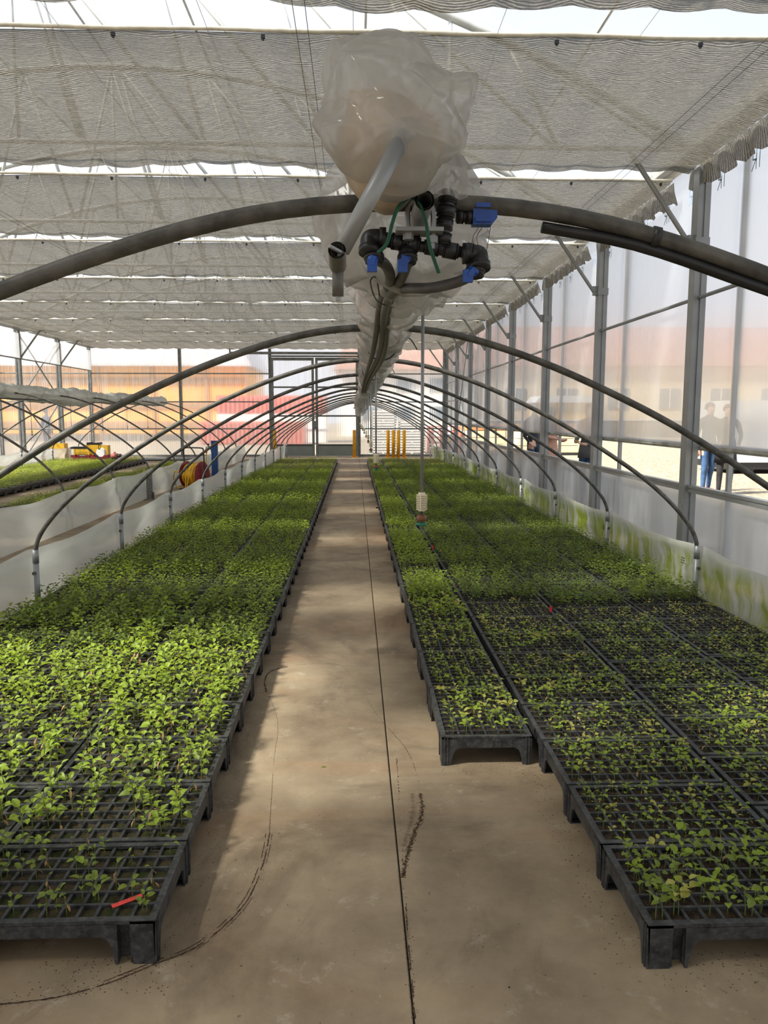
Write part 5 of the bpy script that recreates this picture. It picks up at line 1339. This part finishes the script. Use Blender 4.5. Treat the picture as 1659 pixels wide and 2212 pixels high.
for x in (-1.3, 1.6):
    m_ = MB(); m_.lathe([(.05,-.9),(.13,-.9),(.14,-.85),(.14,-.74),(.12,-.72)], (x,0,.14), 18, axis=1); m_.build('wheel', M['blackfit'], tr_, True)

# ================================================================== PEOPLE
def person(loc, rz, label, top, legs, shoe, arms, ht=1.72, hem=.82, coat=None, step=0.0, hair_len=.0):
    k = ht/1.74
    V = {'pelvis':(0,0,.95),'belly':(0,-.005,1.10),'chest':(0,-.01,1.30),'collar':(0,0,1.44),'neck':(0,-.005,1.51),'jaw':(0,-.035,1.58),'brow':(0,-.015,1.66),'crown':(0,.01,1.725)}
    Rr = {'pelvis':(.165,.125),'belly':(.15,.115),'chest':(.175,.125),'collar':(.12,.085),'neck':(.055,.058),'jaw':(.066,.075),'brow':(.078,.092),'crown':(.058,.065)}
    Ed = [('pelvis','belly'),('belly','chest'),('chest','collar'),('collar','neck'),('neck','jaw'),('jaw','brow'),('brow','crown')]
    for s_, nm in ((-1,'r'),(1,'l')):
        st = step*s_
        for a, p, r_ in (('hip',(s_*.095,0,.86),(.092,.098)),('knee',(s_*.10,-.03+st*.5,.49),(.062,.066)),('calf',(s_*.102,.01+st*.8,.33),(.055,.06)),('ankle',(s_*.105,.02+st,.10),(.040,.045)),('heel',(s_*.108,.03+st,.045),(.038,.040)),('ball',(s_*.115,-.10+st,.035),(.042,.032)),('toe',(s_*.12,-.19+st,.03),(.034,.026)),
                          ('shoulder',(s_*.185,.0,1.40),(.062,.065)),('elbow',arms[nm][0],(.045,.046)),('wrist',arms[nm][1],(.029,.031)),('palm',arms[nm][2],(.030,.020))):
            V[a+nm] = p; Rr[a+nm] = r_
        Ed += [('pelvis','hip'+nm),('hip'+nm,'knee'+nm),('knee'+nm,'calf'+nm),('calf'+nm,'ankle'+nm),('ankle'+nm,'heel'+nm),('heel'+nm,'ball'+nm),('ball'+nm,'toe'+nm),('collar','shoulder'+nm),('shoulder'+nm,'elbow'+nm),('elbow'+nm,'wrist'+nm),('wrist'+nm,'palm'+nm)]
        w0, p0 = Vector(V['wrist'+nm]), Vector(V['palm'+nm]); d = (p0-w0).normalized(); sd_ = d.cross(Vector((0,0,1)) if abs(d.z) < .8 else Vector((0,1,0))).normalized(); cu = sd_.cross(d)
        for fi, (o_, L) in enumerate(((-.027,.060),(-.009,.072),(.009,.068),(.027,.052))):
            b0 = p0+d*.03+sd_*o_; V[f'fa{nm}{fi}'] = tuple(b0+d*L*.5+cu*.008); V[f'fb{nm}{fi}'] = tuple(b0+d*L*.85+cu*.028)
            Rr[f'fa{nm}{fi}'] = (.009,.009); Rr[f'fb{nm}{fi}'] = (.0075,.0075); Ed += [('palm'+nm, f'fa{nm}{fi}'), (f'fa{nm}{fi}', f'fb{nm}{fi}')]
        V['th'+nm] = tuple(w0.lerp(p0, .6)-sd_*.045+d*.02); Rr['th'+nm] = (.010,.010); V['tt'+nm] = tuple(w0.lerp(p0, .6)-sd_*.055+d*.055+cu*.012); Rr['tt'+nm] = (.008,.008); Ed += [('palm'+nm,'th'+nm),('th'+nm,'tt'+nm)]
    names = list(V); idx = {n: i for i, n in enumerate(names)}
    me = bpy.data.meshes.new('body'); me.from_pydata([V[n] for n in names], [(idx[a], idx[c]) for a, c in Ed], [])
    tmp = bpy.data.objects.new('body', me); COL.objects.link(tmp)
    md = tmp.modifiers.new('skin', 'SKIN'); md.use_smooth_shade = True; md.branch_smoothing = .3
    for n, sv in zip(names, me.skin_vertices[0].data): sv.radius = Rr[n]; sv.use_root = (n == 'pelvis')
    sb = tmp.modifiers.new('sub', 'SUBSURF'); sb.levels = 1; sb.render_levels = 1
    dg = bpy.context.evaluated_depsgraph_get(); ev = bpy.data.meshes.new_from_object(tmp.evaluated_get(dg)); bpy.data.objects.remove(tmp)
    for m_n in (top, legs, shoe, 'skin'): ev.materials.append(M[m_n])
    hands = [Vector(V['palm'+n]) for n in 'rl']; wr_ = [Vector(V['wrist'+n]) for n in 'rl']
    for p in ev.polygons:
        c_ = p.center
        if c_.z < .085: q = 2
        elif c_.z > 1.515: q = 3
        elif min((c_-h_).length for h_ in hands) < .115 and all((c_-h_).length < (c_-wq).length+.03 or True for h_, wq in zip(hands, wr_)) and abs(c_.x) > .0 and min((c_-h_).length for h_ in hands) < min((c_-wq).length for wq in wr_)+.02: q = 3
        elif c_.z < hem and math.hypot(c_.x, c_.y) < .30 and min((c_-wq).length for wq in wr_) > .12: q = 1
        else: q = 0
        p.material_index = q; p.use_smooth = True
    t = thing('person', label, 'person', loc, rz); t.scale = (k, k, k)
    link('body', ev, t)
    # shallow face details and hair
    m_ = MB(); m_.lathe([(.001,1.655),(.010,1.66),(.001,1.665)], (-.03,-.098,0), 8); m_.lathe([(.001,1.655),(.010,1.66),(.001,1.665)], (.03,-.098,0), 8); m_.build('eyes', M['hair'], t, True)
    m_ = MB(); m_.add([(-.012,-.10,1.615),(.012,-.10,1.615),(0,-.125,1.617),(0,-.10,1.66)], [(0,1,2),(0,2,3),(1,3,2)]); m_.box(-.022,.022,-.104,-.095,1.583,1.590); m_.build('nose_and_mouth', M['skin'], t)
    m_ = MB(); m_.grid(lambda u, v: ((.092)*math.sin(math.pi*v*.62)*math.cos(2*math.pi*u), .012+.105*math.sin(math.pi*v*.62)*math.sin(2*math.pi*u), 1.655+.105*math.cos(math.pi*v*.62)-(hair_len*(v**3) if math.sin(2*math.pi*u) > -.35 else -.06*v**3)), 24, 10); m_.build('hair', M['hair'], t, True)
    if coat:
        z0, fl_ = coat; prof = [(1.10,.150,.118),(.95,.178,.140),(.80,.195,.158),(z0,.21+fl_,.17+fl_)]; secs = []
        for z, rx, ry in prof+[(z0+.005, .20+fl_, .16+fl_)]:
            secs.append([(rx*math.cos(a)*(1+.03*math.sin(5*a)*(1.1-z)), ry*math.sin(a)*(1+.03*math.sin(7*a)*(1.1-z)), z) for a in [2*math.pi*i/30 for i in range(30)]])
        m_ = MB(); m_.loft(secs, cap=False); m_.build('coat_skirt', M[top], t, True)
    return t
A_down = {'r': [(-.245,.03,1.12),(-.25,-.03,.88),(-.25,-.05,.79)], 'l': [(.245,.03,1.12),(.25,-.03,.88),(.25,-.05,.79)]}
A_front = {'r': [(-.24,.0,1.14),(-.12,-.22,1.08),(-.05,-.29,1.08)], 'l': [(.24,.0,1.14),(.14,-.20,1.04),(.06,-.27,1.05)]}
A_pock = {'r': [(-.27,.08,1.15),(-.21,-.05,.96),(-.19,-.11,.90)], 'l': [(.27,.08,1.15),(.21,-.05,.96),(.19,-.11,.90)]}
person((3.80, 16.3, -.03), .6, 'person in a navy jacket and dark jeans outside next to the timber', 'navy', 'denim_dk', 'shoe', A_pock, 1.76, .98)
person((3.92, 15.35, -.03), 1.0, 'person in a dusty pink coat holding something at the waist outside the film wall', 'pinkcoat', 'denim_dk', 'shoe', A_front, 1.68, .9, (.52,.02), hair_len=.12)
person((4.02, 13.15, -.03), -.9, 'person in a grey jacket and blue jeans outside the film wall', 'greyjacket', 'denim', 'shoe', A_front, 1.72, .84, (.80,-.02))
person((7.0, 15.05, -.03), .2, 'person in blue jeans and orange shoes behind the one in black trousers', 'navy', 'denim', 'orangeshoe', A_down, 1.76, .80, step=.06)
person((7.12, 14.55, -.03), -.3, 'person in a dark coat, black trousers and black boots on the gravel', 'blackcloth', 'blackcloth', 'shoe', A_pock, 1.72, .7, (.62,.0), step=.05)
person((-11.6, 29.6, -.03), 2.6, 'person in blue clothes behind the ribbed back wall', 'denim_dk', 'denim_dk', 'shoe', A_down, 1.74, .85)
